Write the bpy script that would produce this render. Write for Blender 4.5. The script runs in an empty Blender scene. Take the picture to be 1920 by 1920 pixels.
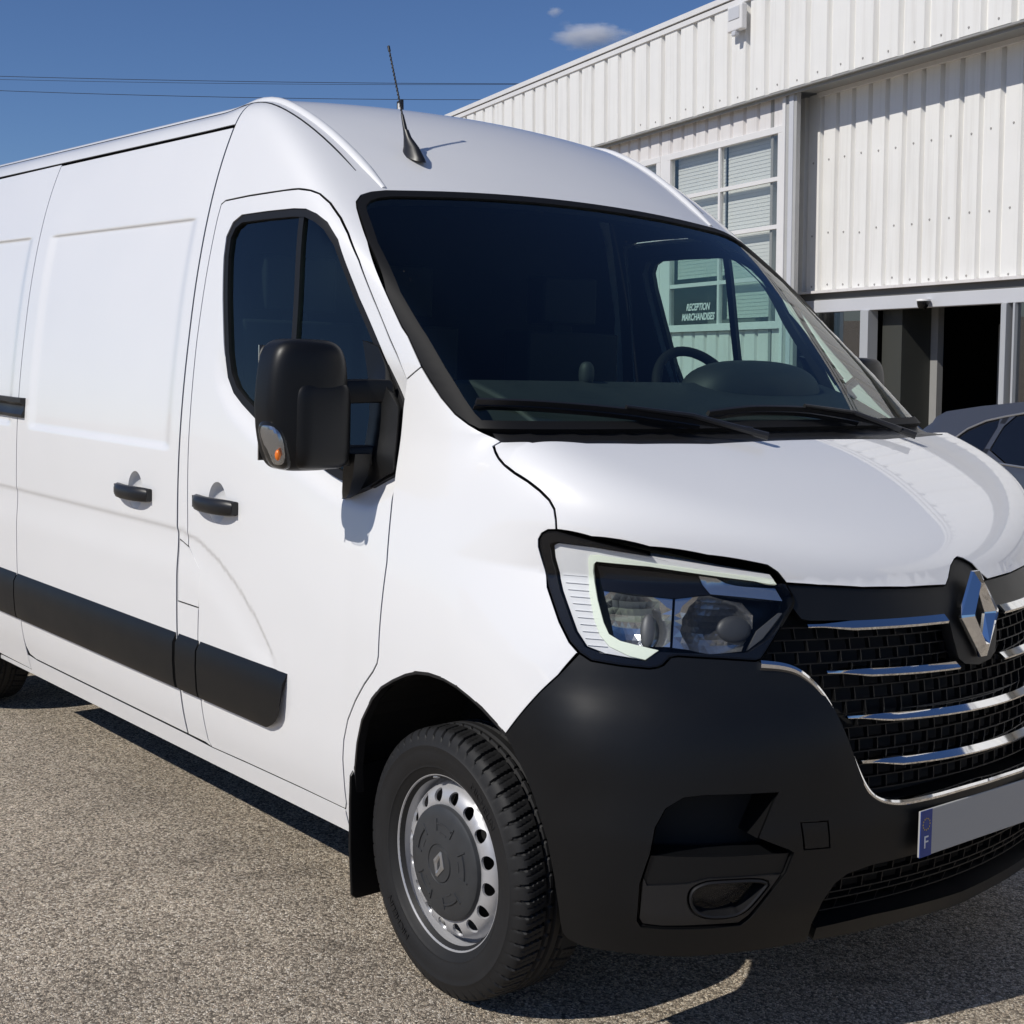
import bpy, bmesh, math, random
import numpy as np
from mathutils import Vector, Matrix, geometry
random.seed(7); rng = np.random.default_rng(7)
SC = bpy.context.scene
COL = SC.collection
R = math.radians
# ------------------------------------------------------------------ camera
cd = bpy.data.cameras.new('camera'); cam = bpy.data.objects.new('camera', cd); COL.objects.link(cam)
cd.sensor_width = 36.0; cd.lens = 2640.68 / 1920 * 36.0; cd.clip_start = .05; cd.clip_end = 6000
_r = (0.6340591, 0.7727861, 0.0277621); _u = (-0.1027987, 0.0486531, 0.9935116); _f = (-0.7664212, 0.6327990, -0.1102903)
CAMP = (2.68679, -3.00102, 1.59078)
cam.matrix_world = Matrix(((_r[0], _u[0], -_f[0], CAMP[0]), (_r[1], _u[1], -_f[1], CAMP[1]), (_r[2], _u[2], -_f[2], CAMP[2]), (0, 0, 0, 1)))
SC.camera = cam
# ------------------------------------------------------------------ sky and sun
SUN = Vector((-.06, -.745, .665)).normalized()          # direction towards the sun
w = bpy.data.worlds.new('World'); SC.world = w; w.use_nodes = True
nt = w.node_tree; bg = nt.nodes['Background']
sky = nt.nodes.new('ShaderNodeTexSky'); sky.sky_type = 'NISHITA'; sky.sun_disc = False
sky.sun_elevation = math.asin(SUN.z); sky.sun_rotation = math.atan2(SUN.x, SUN.y)
sky.altitude = 1500; sky.air_density = 1.0; sky.dust_density = .1; sky.ozone_density = 5.0
tn = nt.nodes.new('ShaderNodeMix'); tn.data_type = 'RGBA'; tn.blend_type = 'MULTIPLY'; tn.inputs[0].default_value = 1; tn.inputs[7].default_value = (.82, .92, 1.12, 1)
nt.links.new(sky.outputs[0], tn.inputs[6]); nt.links.new(tn.outputs[2], bg.inputs['Color']); bg.inputs['Strength'].default_value = .084
sd = bpy.data.lights.new('sun', 'SUN'); sd.energy = 4.3; sd.angle = R(.53); sd.color = (1.0, .955, .88)
so = bpy.data.objects.new('sun', sd); COL.objects.link(so)
so.rotation_euler = (-SUN).to_track_quat('-Z', 'Y').to_euler(); so.location = SUN * 40
SC.view_settings.view_transform = 'Standard'; SC.view_settings.look = 'None'
SC.view_settings.exposure = -.28; SC.view_settings.gamma = 1.0; SC.view_settings.use_curve_mapping = False
SC.render.engine = 'CYCLES'
SC.cycles.max_bounces = 12; SC.cycles.transparent_max_bounces = 16; SC.cycles.glossy_bounces = 5; SC.cycles.volume_bounces = 8

# ------------------------------------------------------------------ materials
def mat(name, col=(.5, .5, .5), rough=.5, metal=0.0, coat=0.0, spec=.5, bump=None, var=None, coat_rough=.03):
    m = bpy.data.materials.new(name); m.use_nodes = True
    t = m.node_tree; b = t.nodes['Principled BSDF']
    b.inputs['Base Color'].default_value = (*col, 1); b.inputs['Roughness'].default_value = rough
    b.inputs['Metallic'].default_value = metal; b.inputs['Coat Weight'].default_value = coat
    b.inputs['Coat Roughness'].default_value = coat_rough; b.inputs['Specular IOR Level'].default_value = spec
    tc = t.nodes.new('ShaderNodeTexCoord')
    if var:      # (scale, amount): gentle patchy wear in the colour and the gloss
        n = t.nodes.new('ShaderNodeTexNoise'); n.inputs['Scale'].default_value = var[0]; n.inputs['Detail'].default_value = 6
        t.links.new(tc.outputs['Object'], n.inputs['Vector'])
        mx = t.nodes.new('ShaderNodeMix'); mx.data_type = 'RGBA'
        mx.inputs[6].default_value = (*[c * (1 - var[1]) for c in col], 1); mx.inputs[7].default_value = (*[min(1, c * (1 + var[1])) for c in col], 1)
        t.links.new(n.outputs['Fac'], mx.inputs[0]); t.links.new(mx.outputs[2], b.inputs['Base Color'])
        mr = t.nodes.new('ShaderNodeMapRange'); mr.inputs['To Min'].default_value = rough * .8; mr.inputs['To Max'].default_value = min(1, rough * 1.25)
        t.links.new(n.outputs['Fac'], mr.inputs['Value']); t.links.new(mr.outputs[0], b.inputs['Roughness'])
    if bump:     # (scale, strength, distance)
        n2 = t.nodes.new('ShaderNodeTexNoise'); n2.inputs['Scale'].default_value = bump[0]; n2.inputs['Detail'].default_value = 3
        t.links.new(tc.outputs['Object'], n2.inputs['Vector'])
        bp = t.nodes.new('ShaderNodeBump'); bp.inputs['Strength'].default_value = bump[1]; bp.inputs['Distance'].default_value = bump[2]
        t.links.new(n2.outputs['Fac'], bp.inputs['Height']); t.links.new(bp.outputs[0], b.inputs['Normal'])
    return m
def add_streaks(m, col, amount):
    """rain streaks and grime running down a wall"""
    t = m.node_tree; b = t.nodes['Principled BSDF']; l = b.inputs['Base Color'].links; tc = t.nodes.new('ShaderNodeTexCoord'); mp = t.nodes.new('ShaderNodeMapping'); mp.inputs['Scale'].default_value = (9, 9, .45)
    n = t.nodes.new('ShaderNodeTexNoise'); n.inputs['Scale'].default_value = 1; n.inputs['Detail'].default_value = 7; n.inputs['Roughness'].default_value = .65
    t.links.new(tc.outputs['Object'], mp.inputs[0]); t.links.new(mp.outputs[0], n.inputs['Vector'])
    r = t.nodes.new('ShaderNodeMapRange'); r.inputs['From Min'].default_value = .50; r.inputs['From Max'].default_value = .78; r.inputs['To Max'].default_value = amount; t.links.new(n.outputs['Fac'], r.inputs['Value'])
    mx = t.nodes.new('ShaderNodeMix'); mx.data_type = 'RGBA'; mx.inputs[7].default_value = (*col, 1); t.links.new(r.outputs[0], mx.inputs[0]); t.links.new(l[0].from_socket, mx.inputs[6]); t.links.new(mx.outputs[2], b.inputs['Base Color'])
def glass_mat(name, tint, rough=0.0, ior=1.5):
    """thin pane: tinted see-through plus a Fresnel mirror"""
    m = bpy.data.materials.new(name); m.use_nodes = True; t = m.node_tree; t.nodes.clear()
    o = t.nodes.new('ShaderNodeOutputMaterial'); mx = t.nodes.new('ShaderNodeMixShader')
    a = t.nodes.new('ShaderNodeBsdfTransparent'); a.inputs[0].default_value = (*tint, 1)
    g = t.nodes.new('ShaderNodeBsdfGlossy'); g.inputs['Roughness'].default_value = rough; g.inputs[0].default_value = (1, 1, 1, 1)
    f = t.nodes.new('ShaderNodeFresnel'); f.inputs[0].default_value = ior
    geo = t.nodes.new('ShaderNodeNewGeometry')
    # the same pane seen from its back must not act as a denser medium
    mulb = t.nodes.new('ShaderNodeMix'); mulb.data_type = 'FLOAT'; mulb.inputs[2].default_value = ior; mulb.inputs[3].default_value = 1 / ior
    t.links.new(geo.outputs['Backfacing'], mulb.inputs[0]); t.links.new(mulb.outputs[0], f.inputs[0])
    t.links.new(f.outputs[0], mx.inputs[0]); t.links.new(a.outputs[0], mx.inputs[1]); t.links.new(g.outputs[0], mx.inputs[2])
    t.links.new(mx.outputs[0], o.inputs[0]); return m
def emit_mat(name, col, strength, rough=.3):
    m = mat(name, col, rough); b = m.node_tree.nodes['Principled BSDF']
    b.inputs['Emission Color'].default_value = (*col, 1); b.inputs['Emission Strength'].default_value = strength; return m

M = {}
M['paint'] = mat('white_paint', (.84, .84, .84), .42, coat=1.0, var=(3, .012), coat_rough=.02)
M['plastic'] = mat('black_textured_plastic', (.0048, .0052, .0060), .40, spec=.35, bump=(900, .12, .0006), var=(6, .12))
M['mesh'] = mat('grille_plastic', (.0045, .0045, .005), .5, spec=.35)
M['trim'] = mat('black_trim', (.012, .012, .013), .38)
M['gloss_black'] = mat('gloss_black', (.006, .006, .007), .22, spec=.3)
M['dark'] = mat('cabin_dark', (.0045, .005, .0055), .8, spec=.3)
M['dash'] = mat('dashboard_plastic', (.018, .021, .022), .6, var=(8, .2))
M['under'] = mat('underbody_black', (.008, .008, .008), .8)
M['rubber'] = mat('tyre_rubber', (.013, .013, .0135), .62, spec=.35, var=(14, .3), bump=(260, .25, .0008))
M['seal'] = mat('rubber_seal', (.010, .010, .011), .5, spec=.3)
M['frit'] = mat('windscreen_seal', (.0065, .0065, .007), .62, spec=.25)
M['silver'] = mat('wheel_silver', (.52, .52, .53), .40, metal=.45, var=(18, .08))
M['cap'] = mat('hub_cap_plastic', (.035, .037, .040), .48, var=(30, .2))
M['chrome'] = mat('chrome', (.86, .87, .88), .045, metal=1.0)
M['alu'] = mat('dull_metal', (.45, .45, .45), .35, metal=.8)
M['glass'] = glass_mat('windscreen_glass', (.70, .84, .79), ior=1.5)
def add_dust(m, scale, size, col):
    t = m.node_tree; o = [n for n in t.nodes if n.type == 'OUTPUT_MATERIAL'][0]; src = o.inputs[0].links[0].from_socket
    tc = t.nodes.new('ShaderNodeTexCoord'); v = t.nodes.new('ShaderNodeTexVoronoi'); v.inputs['Scale'].default_value = scale; t.links.new(tc.outputs['Object'], v.inputs['Vector'])
    sc = t.nodes.new('ShaderNodeSeparateColor'); t.links.new(v.outputs['Color'], sc.inputs[0])
    th = t.nodes.new('ShaderNodeMath'); th.operation = 'MULTIPLY'; th.inputs[1].default_value = size; t.links.new(sc.outputs[0], th.inputs[0])
    ls = t.nodes.new('ShaderNodeMath'); ls.operation = 'LESS_THAN'; t.links.new(v.outputs['Distance'], ls.inputs[0]); t.links.new(th.outputs[0], ls.inputs[1])
    k = t.nodes.new('ShaderNodeMath'); k.operation = 'MULTIPLY'; k.inputs[1].default_value = .55; t.links.new(ls.outputs[0], k.inputs[0])
    d = t.nodes.new('ShaderNodeBsdfDiffuse'); d.inputs[0].default_value = (*col, 1); mx = t.nodes.new('ShaderNodeMixShader')
    t.links.new(k.outputs[0], mx.inputs[0]); t.links.new(src, mx.inputs[1]); t.links.new(d.outputs[0], mx.inputs[2]); t.links.new(mx.outputs[0], o.inputs[0])
add_dust(M['glass'], 30, .050, (.16, .15, .13))
M['side_glass'] = glass_mat('side_window_glass', (.62, .80, .75))
M['lens'] = glass_mat('clear_lens', (.95, .96, .97), ior=1.32)
M['mirror_chrome'] = mat('reflector_chrome', (.80, .82, .85), .07, metal=1.0)
M['drl_body'] = mat('lamp_white_plastic', (.80, .80, .79), .3, coat=.4)
M['drl'] = emit_mat('daytime_light_strip', (.78, .84, .70), .20)
M['lamp_grey'] = mat('lamp_grey_plastic', (.10, .102, .105), .5, metal=.3)
M['lamp_chrome'] = mat('lamp_reflector', (.50, .51, .52), .16, metal=.9)
M['amber'] = mat('amber_bulb', (.85, .20, .02), .25)
M['plate'] = mat('number_plate_white', (.42, .42, .40), .45)
M['plate_blue'] = mat('number_plate_blue', (.010, .045, .26), .4)
M['star'] = mat('star_yellow', (.75, .55, .05), .5)
M['white'] = mat('white_print', (.8, .8, .8), .5)

# ------------------------------------------------------------------ mesh helpers
def link(o, parent=None):
    COL.objects.link(o)
    if parent is not None: o.parent = parent
    return o
def tag(o, label=None, cat=None, group=None, kind=None):
    if label: o['label'] = label
    if cat: o['category'] = cat
    if group: o['group'] = group
    if kind: o['kind'] = kind
    return o
def empty(name, loc=(0, 0, 0), parent=None):
    o = bpy.data.objects.new(name, None); o.location = loc; o.empty_display_size = .2
    return link(o, parent)
class MB:
    def __init__(s): s.v = []; s.f = []; s.m = []
    def add(s, V, Fc, mi=0):
        k = len(s.v); s.v += [tuple(map(float, p)) for p in V]; s.f += [tuple(k + i for i in f) for f in Fc]; s.m += [mi] * len(Fc); return s
    def box(s, a, b, mi=0, T=None):
        x0, y0, z0 = a; x1, y1, z1 = b
        V = [(x0, y0, z0), (x1, y0, z0), (x1, y1, z0), (x0, y1, z0), (x0, y0, z1), (x1, y0, z1), (x1, y1, z1), (x0, y1, z1)]
        if T is not None: V = [T(p) for p in V]
        return s.add(V, [(0, 3, 2, 1), (4, 5, 6, 7), (0, 1, 5, 4), (1, 2, 6, 5), (2, 3, 7, 6), (3, 0, 4, 7)], mi)
    def tube(s, P, r, n=10, mi=0, cap=True):
        P = [np.array(p, float) for p in P]; rr = r if hasattr(r, '__len__') else [r] * len(P)
        t0 = P[1] - P[0]; a = np.cross(t0, [0, 0, 1.]);
        if np.linalg.norm(a) < 1e-6: a = np.array([1., 0, 0])
        V = []; Fc = []
        for i, p in enumerate(P):
            t = P[min(i + 1, len(P) - 1)] - P[max(i - 1, 0)]; t = t / np.linalg.norm(t)
            a = a - t * (a @ t); a /= np.linalg.norm(a); b = np.cross(t, a)
            for k in range(n): V.append(p + rr[i] * (math.cos(2 * math.pi * k / n) * a + math.sin(2 * math.pi * k / n) * b))
        for i in range(len(P) - 1):
            for k in range(n): Fc.append((i * n + k, i * n + (k + 1) % n, (i + 1) * n + (k + 1) % n, (i + 1) * n + k))
        if cap: Fc += [tuple(range(n))[::-1], tuple((len(P) - 1) * n + k for k in range(n))]
        return s.add(V, Fc, mi)
    def sweep(s, P, A, B, prof, closed_prof=True, cap=True, mi=0, scale=None):
        """profile points (a,b) placed at P[i] + a*A[i] + b*B[i]"""
        n = len(prof); V = []; Fc = []
        for i in range(len(P)):
            k = 1 if scale is None else scale[i]
            for (a, b) in prof: V.append(np.array(P[i]) + k * (a * np.array(A[i]) + b * np.array(B[i])))
        for i in range(len(P) - 1):
            for k in range(n if closed_prof else n - 1): Fc.append((i * n + k, (i + 1) * n + k, (i + 1) * n + (k + 1) % n, i * n + (k + 1) % n))
        if cap and closed_prof: Fc += [tuple(range(n)), tuple((len(P) - 1) * n + k for k in range(n))[::-1]]
        return s.add(V, Fc, mi)
    def lathe(s, prof, n=64, axis='y', mi=0, a0=0., a1=2 * math.pi):
        """profile (r,w): radius and offset along the axis"""
        full = abs(a1 - a0 - 2 * math.pi) < 1e-6; V = []; Fc = []; m = len(prof); N = n if full else n + 1
        for i in range(N):
            t = a0 + (a1 - a0) * i / n; c, q = math.cos(t), math.sin(t)
            for (r, wv) in prof:
                V.append((r * c, wv, r * q) if axis == 'y' else ((r * c, r * q, wv) if axis == 'z' else (wv, r * c, r * q)))
        for i in range(n):
            j = (i + 1) % N
            for k in range(m - 1): Fc.append((i * m + k, i * m + k + 1, j * m + k + 1, j * m + k))
        return s.add(V, Fc, mi)
    def prism(s, poly, T0, T1, mi=0):
        n = len(poly); V = [T0(p) for p in poly] + [T1(p) for p in poly]
        return s.add(V, [tuple(range(n))[::-1], tuple(range(n, 2 * n))] + [(k, (k + 1) % n, n + (k + 1) % n, n + k) for k in range(n)], mi)
    def build(s, name, mats, parent=None, smooth=None, bevel=None, fix=True):
        me = bpy.data.meshes.new(name); me.from_pydata(s.v, [], s.f)
        for m in (mats if isinstance(mats, (list, tuple)) else [mats]): me.materials.append(m)
        if any(s.m): me.polygons.foreach_set('material_index', s.m)
        if fix:
            bm = bmesh.new(); bm.from_mesh(me); bmesh.ops.recalc_face_normals(bm, faces=bm.faces); bm.to_mesh(me); bm.free()
        if smooth is not None:
            me.polygons.foreach_set('use_smooth', [True] * len(me.polygons)); me.set_sharp_from_angle(angle=R(smooth))
        me.update()
        o = link(bpy.data.objects.new(name, me), parent)
        if bevel:
            md = o.modifiers.new('bevel', 'BEVEL'); md.width = bevel[0]; md.segments = bevel[1]; md.limit_method = 'ANGLE'; md.angle_limit = R(35)
        return o
def text_mesh(name, body, size, material, parent=None, shear=0, thick=.0005, bold=0, align='CENTER'):
    cu = bpy.data.curves.new(name, 'FONT'); cu.body = body; cu.size = size; cu.align_x = align; cu.align_y = 'CENTER'; cu.shear = shear; cu.extrude = thick; cu.offset = bold
    tmp = bpy.data.objects.new('tmp_text', cu); COL.objects.link(tmp)
    dg = bpy.context.evaluated_depsgraph_get(); me = bpy.data.meshes.new_from_object(tmp.evaluated_get(dg)); bpy.data.objects.remove(tmp)
    me.materials.clear(); me.materials.append(material); me.name = name
    return link(bpy.data.objects.new(name, me), parent)
# ------------------------------------------------------------------ van body as one implicit surface
# van axes: x to the front (0 = front axle), y to the van's left, z up, metres
_PZ=np.array([-.2,.0,.2,.344,.42,.495,.60,.683,.832,1.03,1.15,1.27,1.466,1.607,1.83,1.99,2.09,2.19,2.29,2.45,2.8])
_PY=np.array([.84,.88,.928,.963,.980,.991,.999,1.003,1.0045,1.003,1.0015,.997,.982,.966,.934,.902,.877,.846,.808,.74,.58])
def _cub(xs,ys,n=1400):
    m=np.gradient(ys,xs)
    t=np.linspace(xs[0],xs[-1],n); i=np.clip(np.searchsorted(xs,t)-1,0,len(xs)-2)
    h=xs[i+1]-xs[i]; s=(t-xs[i])/h
    return t,(2*s**3-3*s**2+1)*ys[i]+(s**3-2*s**2+s)*h*m[i]+(-2*s**3+3*s**2)*ys[i+1]+(s**3-s**2)*h*m[i+1]
_TZ,_TY=_cub(_PZ,_PY)
def sst(a,b,v):
    t=np.clip((v-a)/(b-a),0,1); return t*t*t*(t*(6*t-15)+10)
def smax(a,b,k):
    h=np.maximum(k-np.abs(a-b),0)/k
    return np.maximum(a,b)+h*h*h*k/6
def smin(a,b,k): return -smax(-a,-b,k)
# pressed-in fields: functions of (x,z)
def _rbox(x,z,x0,x1,z0,z1,w):
    return sst(x0,x0+w,x)*sst(x1,x1-w,x)*sst(z0,z0+w,z)*sst(z1,z1-w,z)
def crease(x):
    xs=np.array([-9,-1.5,-1.39,-1.25,-1.12,-1.0,-.9,-.82,-.76,-.73,-.72]); zs=np.array([1.02,1.02,1.018,1.0,.955,.893,.825,.755,.68,.6,.3])
    return np.interp(x,xs,zs,right=-1)
def Yh(x,z):
    y=np.interp(z,_TZ,_TY)
    y=y-.078*sst(-1.35,.1,x)*sst(.75,1.6,z)*(1-.75*sst(1.65,2.05,z))
    d=z-crease(x); d=d/np.sqrt(1+((crease(x+.02)-crease(x-.02))/.04)**2)
    y=y-.0055*sst(.010,-.016,d)*sst(-.17,-.016,d)*sst(.66,.74,z)
    return y
def press(x,z):
    def f(x0,x1): return sst(x0,x0+.09,x)*sst(x1,x1-.09,x)*sst(1.255,1.285,z)*sst(2.004,1.988,z)
    return .0095*f(-2.70,-1.44)+.0095*f(-4.5,-2.84)          # pressed fields of the load bay
def g_side(x,y,z): return np.abs(y)-Yh(x,z)+press(x,z)
ROOFZ=2.392
def Zr(x,y):
    a=np.abs(y)
    u=x+.08*y*y
    t=np.maximum(u+1.42,0)/.76
    z=ROOFZ+.032*sst(-1.62,-1.22,x)-.36*np.where(t<1,t**1.6,1+1.5*(t-1))-.035*(a/.8)**2
    return z
def Wx(y,z):
    return -.66+1.2*(2.075-z)-.03*y*y-.124*y**4+.025*(1-((z-1.72)/.36)**2)
def Hz(x,y):
    a=np.abs(y)
    u=x+.12*y*y
    t=np.maximum(u-.25,-.02)
    return 1.395-.33*t-.28*np.maximum(t,0)**2-.0*a**2.5
KF,KH=.42,.18
def Fx(y,z):
    a=np.abs(y)
    f=np.interp(z,[0,.18,.26,.38,.55,.75,.95,1.1,1.2,1.5],[.70,.775,.805,.85,.868,.86,.832,.805,.815,.82])
    kk=np.interp(z,[0,.3,.6,.9,1.1,1.4],[.25,.27,.33,.43,.52,.44])
    return f-kk*a**2-.0*a**4
def F(P):
    x,y,z=P[...,0],P[...,1],P[...,2]
    s=g_side(x,y,z)
    r=(z-Zr(x,y))*.92
    w=(x-Wx(y,np.maximum(z,1.405)))*.64
    cab=smax(smax(s,w,.14),r,.11)
    h=(z-Hz(x,y))*.9
    f=(x-Fx(y,z))*.95
    nose=smax(smax(smax(s,f,KF),h,KH),-.45-x,.2)
    return np.maximum(smin(cab,nose,.03),-4.72-x)
def normal(P,e=1.5e-3):
    g=np.empty_like(P)
    for k in range(3):
        d=np.zeros(3);d[k]=e
        g[...,k]=F(P+d)-F(P-d)
    return g/np.maximum(np.linalg.norm(g,axis=-1,keepdims=True),1e-9)
def cast(O,D,t1=1.6,t0=0.0,n=28,steps=40):
    """first-outside point along rays leaving the body (inside -> outside), vectorised"""
    O=np.asarray(O,float);D=np.asarray(D,float)
    ts=np.linspace(t1,t0,steps)          # walk from outside to inside
    hi=np.full(len(O),float(t1));lo=np.full(len(O),float(t0));done=np.zeros(len(O),bool)
    for a,b in zip(ts[:-1],ts[1:]):
        f=F(O+D*b)
        hit=(~done)&(f<0)
        lo[hit]=b;hi[hit]=a;done|=hit
    for _ in range(n):
        m=(lo+hi)/2; neg=F(O+D*m[:,None])<0
        lo=np.where(neg,m,lo);hi=np.where(neg,hi,m)
    return O+D*((lo+hi)/2)[:,None]
WX0=-.45; BC=np.array([0,0,.75])
def P_side(q):   # (x,z) -> right flank
    q=np.asarray(q,float);O=np.stack([q[:,0],0*q[:,0]-.3,q[:,1]],1);return cast(O,np.tile([0,-1.,0],(len(q),1)),1.1)
def P_wrap(q):   # (angle,z): angle 0 = straight ahead, positive to the van's right
    q=np.asarray(q,float);O=np.stack([0*q[:,0]+WX0,0*q[:,0],q[:,1]],1)
    return cast(O,np.stack([np.cos(q[:,0]),-np.sin(q[:,0]),0*q[:,0]],1),2.2,.2)
def P_top(q):    # (x,y) -> seen from above
    q=np.asarray(q,float);O=np.stack([q[:,0],q[:,1],0*q[:,0]+.6],1);return cast(O,np.tile([0,0,1.],(len(q),1)),2.0,0,steps=70)
def P_ws(q):     # (y,z) -> from the front
    q=np.asarray(q,float);O=np.stack([0*q[:,0]-1.6,q[:,0],q[:,1]],1);return cast(O,np.tile([1.,0,0],(len(q),1)),3.2,0,steps=80)
def P_tube(q):   # (x,angle about y=0,z=1.3), 0 = up, positive to the right
    q=np.asarray(q,float);O=np.stack([q[:,0],0*q[:,0],0*q[:,0]+1.3],1)
    return cast(O,np.stack([0*q[:,0],-np.sin(q[:,1]),np.cos(q[:,1])],1),1.6,.2)
def P_ball(q):   # (azimuth,elevation) about SC
    q=np.asarray(q,float);a,e=q[:,0],q[:,1]      # a: turn about the cross axis from straight ahead up, e: lean to the right
    return cast(np.tile(BC,(len(q),1)),np.stack([np.cos(e)*np.cos(a),-np.sin(e),np.cos(e)*np.sin(a)],1),3,.1,steps=70)
PAR=dict(side=P_side,wrap=P_wrap,top=P_top,ws=P_ws,tube=P_tube,ball=P_ball)
def to_par(kind,P):
    x,y,z=P[:,0],P[:,1],P[:,2]
    if kind=='side':return np.stack([x,z],1)
    if kind=='wrap':return np.stack([np.arctan2(-y,x-WX0),z],1)
    if kind=='top':return np.stack([x,y],1)
    if kind=='ws':return np.stack([y,z],1)
    if kind=='tube':return np.stack([x,np.arctan2(-y,z-1.3)],1)
    d=P-BC
    return np.stack([np.arctan2(d[:,2],d[:,0]),np.arctan2(-d[:,1],np.hypot(d[:,0],d[:,2]))],1)
# outlines of panels and lamps as points on the body (metres)
ARCH=np.array([[-0.371,-0.993,0.491],[-0.351,-1.0,0.567],[-0.323,-1.005,0.635],[-0.272,-1.009,0.702],[-0.231,-1.009,0.741],[-0.179,-1.009,0.77],[-0.125,-1.008,0.795],[-0.085,-1.007,0.808],[-0.034,-1.005,0.814],[0.028,-1.004,0.813],[0.079,-1.004,0.805],[0.129,-1.003,0.79],[0.175,-1.002,0.773],[0.221,-0.999,0.749],[0.257,-0.996,0.728]])
DOORFRONT=np.array([[-0.288,-0.908,1.523],[-0.287,-0.918,1.448],[-0.271,-0.949,1.286],[-0.243,-0.989,1.06],[-0.245,-1.009,0.82],[-0.25,-1.009,0.8],[-0.268,-1.009,0.775],[-0.308,-1.009,0.734],[-0.353,-1.006,0.68],[-0.395,-1.001,0.619],[-0.419,-0.997,0.56],[-0.43,-0.992,0.504],[-0.434,-0.985,0.449],[-0.443,-0.97,0.374],[-0.455,-0.965,0.352]])
DOORTOP=np.array([[-1.326,-0.902,1.99],[-1.321,-0.892,2.031],[-1.298,-0.89,2.041],[-1.154,-0.888,2.046],[-0.951,-0.886,2.048],[-0.875,-0.883,2.047],[-0.817,-0.877,2.039],[-0.779,-0.871,2.028],[-0.729,-0.867,2.0],[-0.667,-0.871,1.955],[-0.615,-0.88,1.91],[-0.543,-0.892,1.835],[-0.464,-0.896,1.731],[-0.374,-0.901,1.623],[-0.34,-0.904,1.586],[-0.288,-0.908,1.523]])
DOORREAR=np.array([[-1.326,-0.902,1.99],[-1.337,-0.966,1.608],[-1.331,-0.997,1.277],[-1.321,-1.003,1.033],[-1.326,-0.998,0.972],[-1.247,-1.002,0.903],[-1.244,-1.004,0.787],[-1.25,-1.003,0.69],[-1.252,-0.991,0.491],[-1.248,-0.967,0.362],[-1.231,-0.962,0.34],[-1.016,-0.963,0.346],[-0.702,-0.965,0.351],[-0.455,-0.965,0.352]])
WSL=np.array([[-0.723,-0.688,2.049],[-0.723,-0.735,2.041],[-0.716,-0.773,2.028],[-0.696,-0.802,2.007],[-0.673,-0.815,1.987],[-0.556,-0.855,1.887],[-0.426,-0.883,1.749],[-0.339,-0.89,1.657],[-0.31,-0.891,1.634],[-0.237,-0.898,1.557],[-0.197,-0.9,1.523],[-0.145,-0.903,1.483],[-0.084,-0.904,1.445],[-0.032,-0.9,1.422],[0.016,-0.89,1.404],[0.062,-0.871,1.386]])
WIN=np.array([[-0.929,-0.979,1.383],[-1.027,-0.98,1.431],[-1.079,-0.979,1.461],[-1.12,-0.976,1.505],[-1.151,-0.969,1.571],[-1.202,-0.948,1.738],[-1.228,-0.933,1.835],[-1.235,-0.928,1.863],[-1.242,-0.915,1.928],[-1.218,-0.907,1.969],[-1.173,-0.902,1.988],[-1.026,-0.9,1.99],[-0.878,-0.898,1.989],[-0.812,-0.897,1.984],[-0.755,-0.897,1.967],[-0.7,-0.896,1.941],[-0.639,-0.9,1.891],[-0.523,-0.903,1.731],[-0.412,-0.907,1.603],[-0.288,-0.918,1.448],[-0.272,-0.949,1.287],[-0.369,-0.96,1.243],[-0.472,-0.963,1.248],[-0.516,-0.965,1.252],[-0.563,-0.966,1.264]])
HOODGAP=np.array([[0.063,-0.872,1.385],[0.052,-0.888,1.374],[0.071,-0.898,1.362],[0.097,-0.908,1.348],[0.126,-0.915,1.335],[0.166,-0.915,1.319],[0.212,-0.912,1.303],[0.25,-0.908,1.285],[0.28,-0.905,1.266],[0.297,-0.904,1.247],[0.305,-0.905,1.223],[0.309,-0.906,1.201]])
HLTOP=np.array([[0.309,-0.906,1.201],[0.383,-0.867,1.191],[0.483,-0.782,1.175],[0.564,-0.682,1.16],[0.617,-0.596,1.146],[0.637,-0.56,1.138],[0.649,-0.538,1.122],[0.66,-0.52,1.098]])
HOODFRONT=np.array([[0.664,-0.515,1.096],[0.696,-0.449,1.092],[0.738,-0.343,1.084],[0.77,-0.223,1.079],[0.79,-0.089,1.076],[0.783,-0.069,1.091],[0.771,-0.045,1.116],[0.763,-0.018,1.13],[0.759,0.024,1.134]])
HL=np.array([[0.309,-0.906,1.201],[0.289,-0.914,1.199],[0.275,-0.92,1.19],[0.268,-0.923,1.176],[0.269,-0.923,1.159],[0.3,-0.919,1.07],[0.347,-0.922,0.998],[0.38,-0.919,0.957],[0.406,-0.911,0.935],[0.432,-0.899,0.921],[0.484,-0.86,0.915],[0.531,-0.816,0.912],[0.543,-0.802,0.915],[0.55,-0.791,0.921],[0.556,-0.776,0.937],[0.566,-0.763,0.94],[0.623,-0.685,0.936],[0.665,-0.618,0.931],[0.671,-0.605,0.935],[0.674,-0.59,0.953],[0.681,-0.517,1.045],[0.68,-0.51,1.058],[0.675,-0.511,1.071],[0.66,-0.52,1.098]])
CHROME=np.array([[0.67,-0.61,0.93],[0.696,-0.562,0.925],[0.714,-0.532,0.914],[0.73,-0.507,0.892],[0.747,-0.483,0.863],[0.764,-0.461,0.821],[0.784,-0.44,0.762],[0.8,-0.414,0.695],[0.809,-0.396,0.654],[0.816,-0.381,0.629],[0.822,-0.361,0.613],[0.83,-0.329,0.603],[0.841,-0.276,0.598],[0.855,-0.183,0.6],[0.866,-0.021,0.604]])
BUMPTOP=np.array([[0.257,-0.996,0.728],[0.302,-0.984,0.789],[0.342,-0.966,0.842],[0.375,-0.944,0.883],[0.401,-0.915,0.933]])
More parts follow.
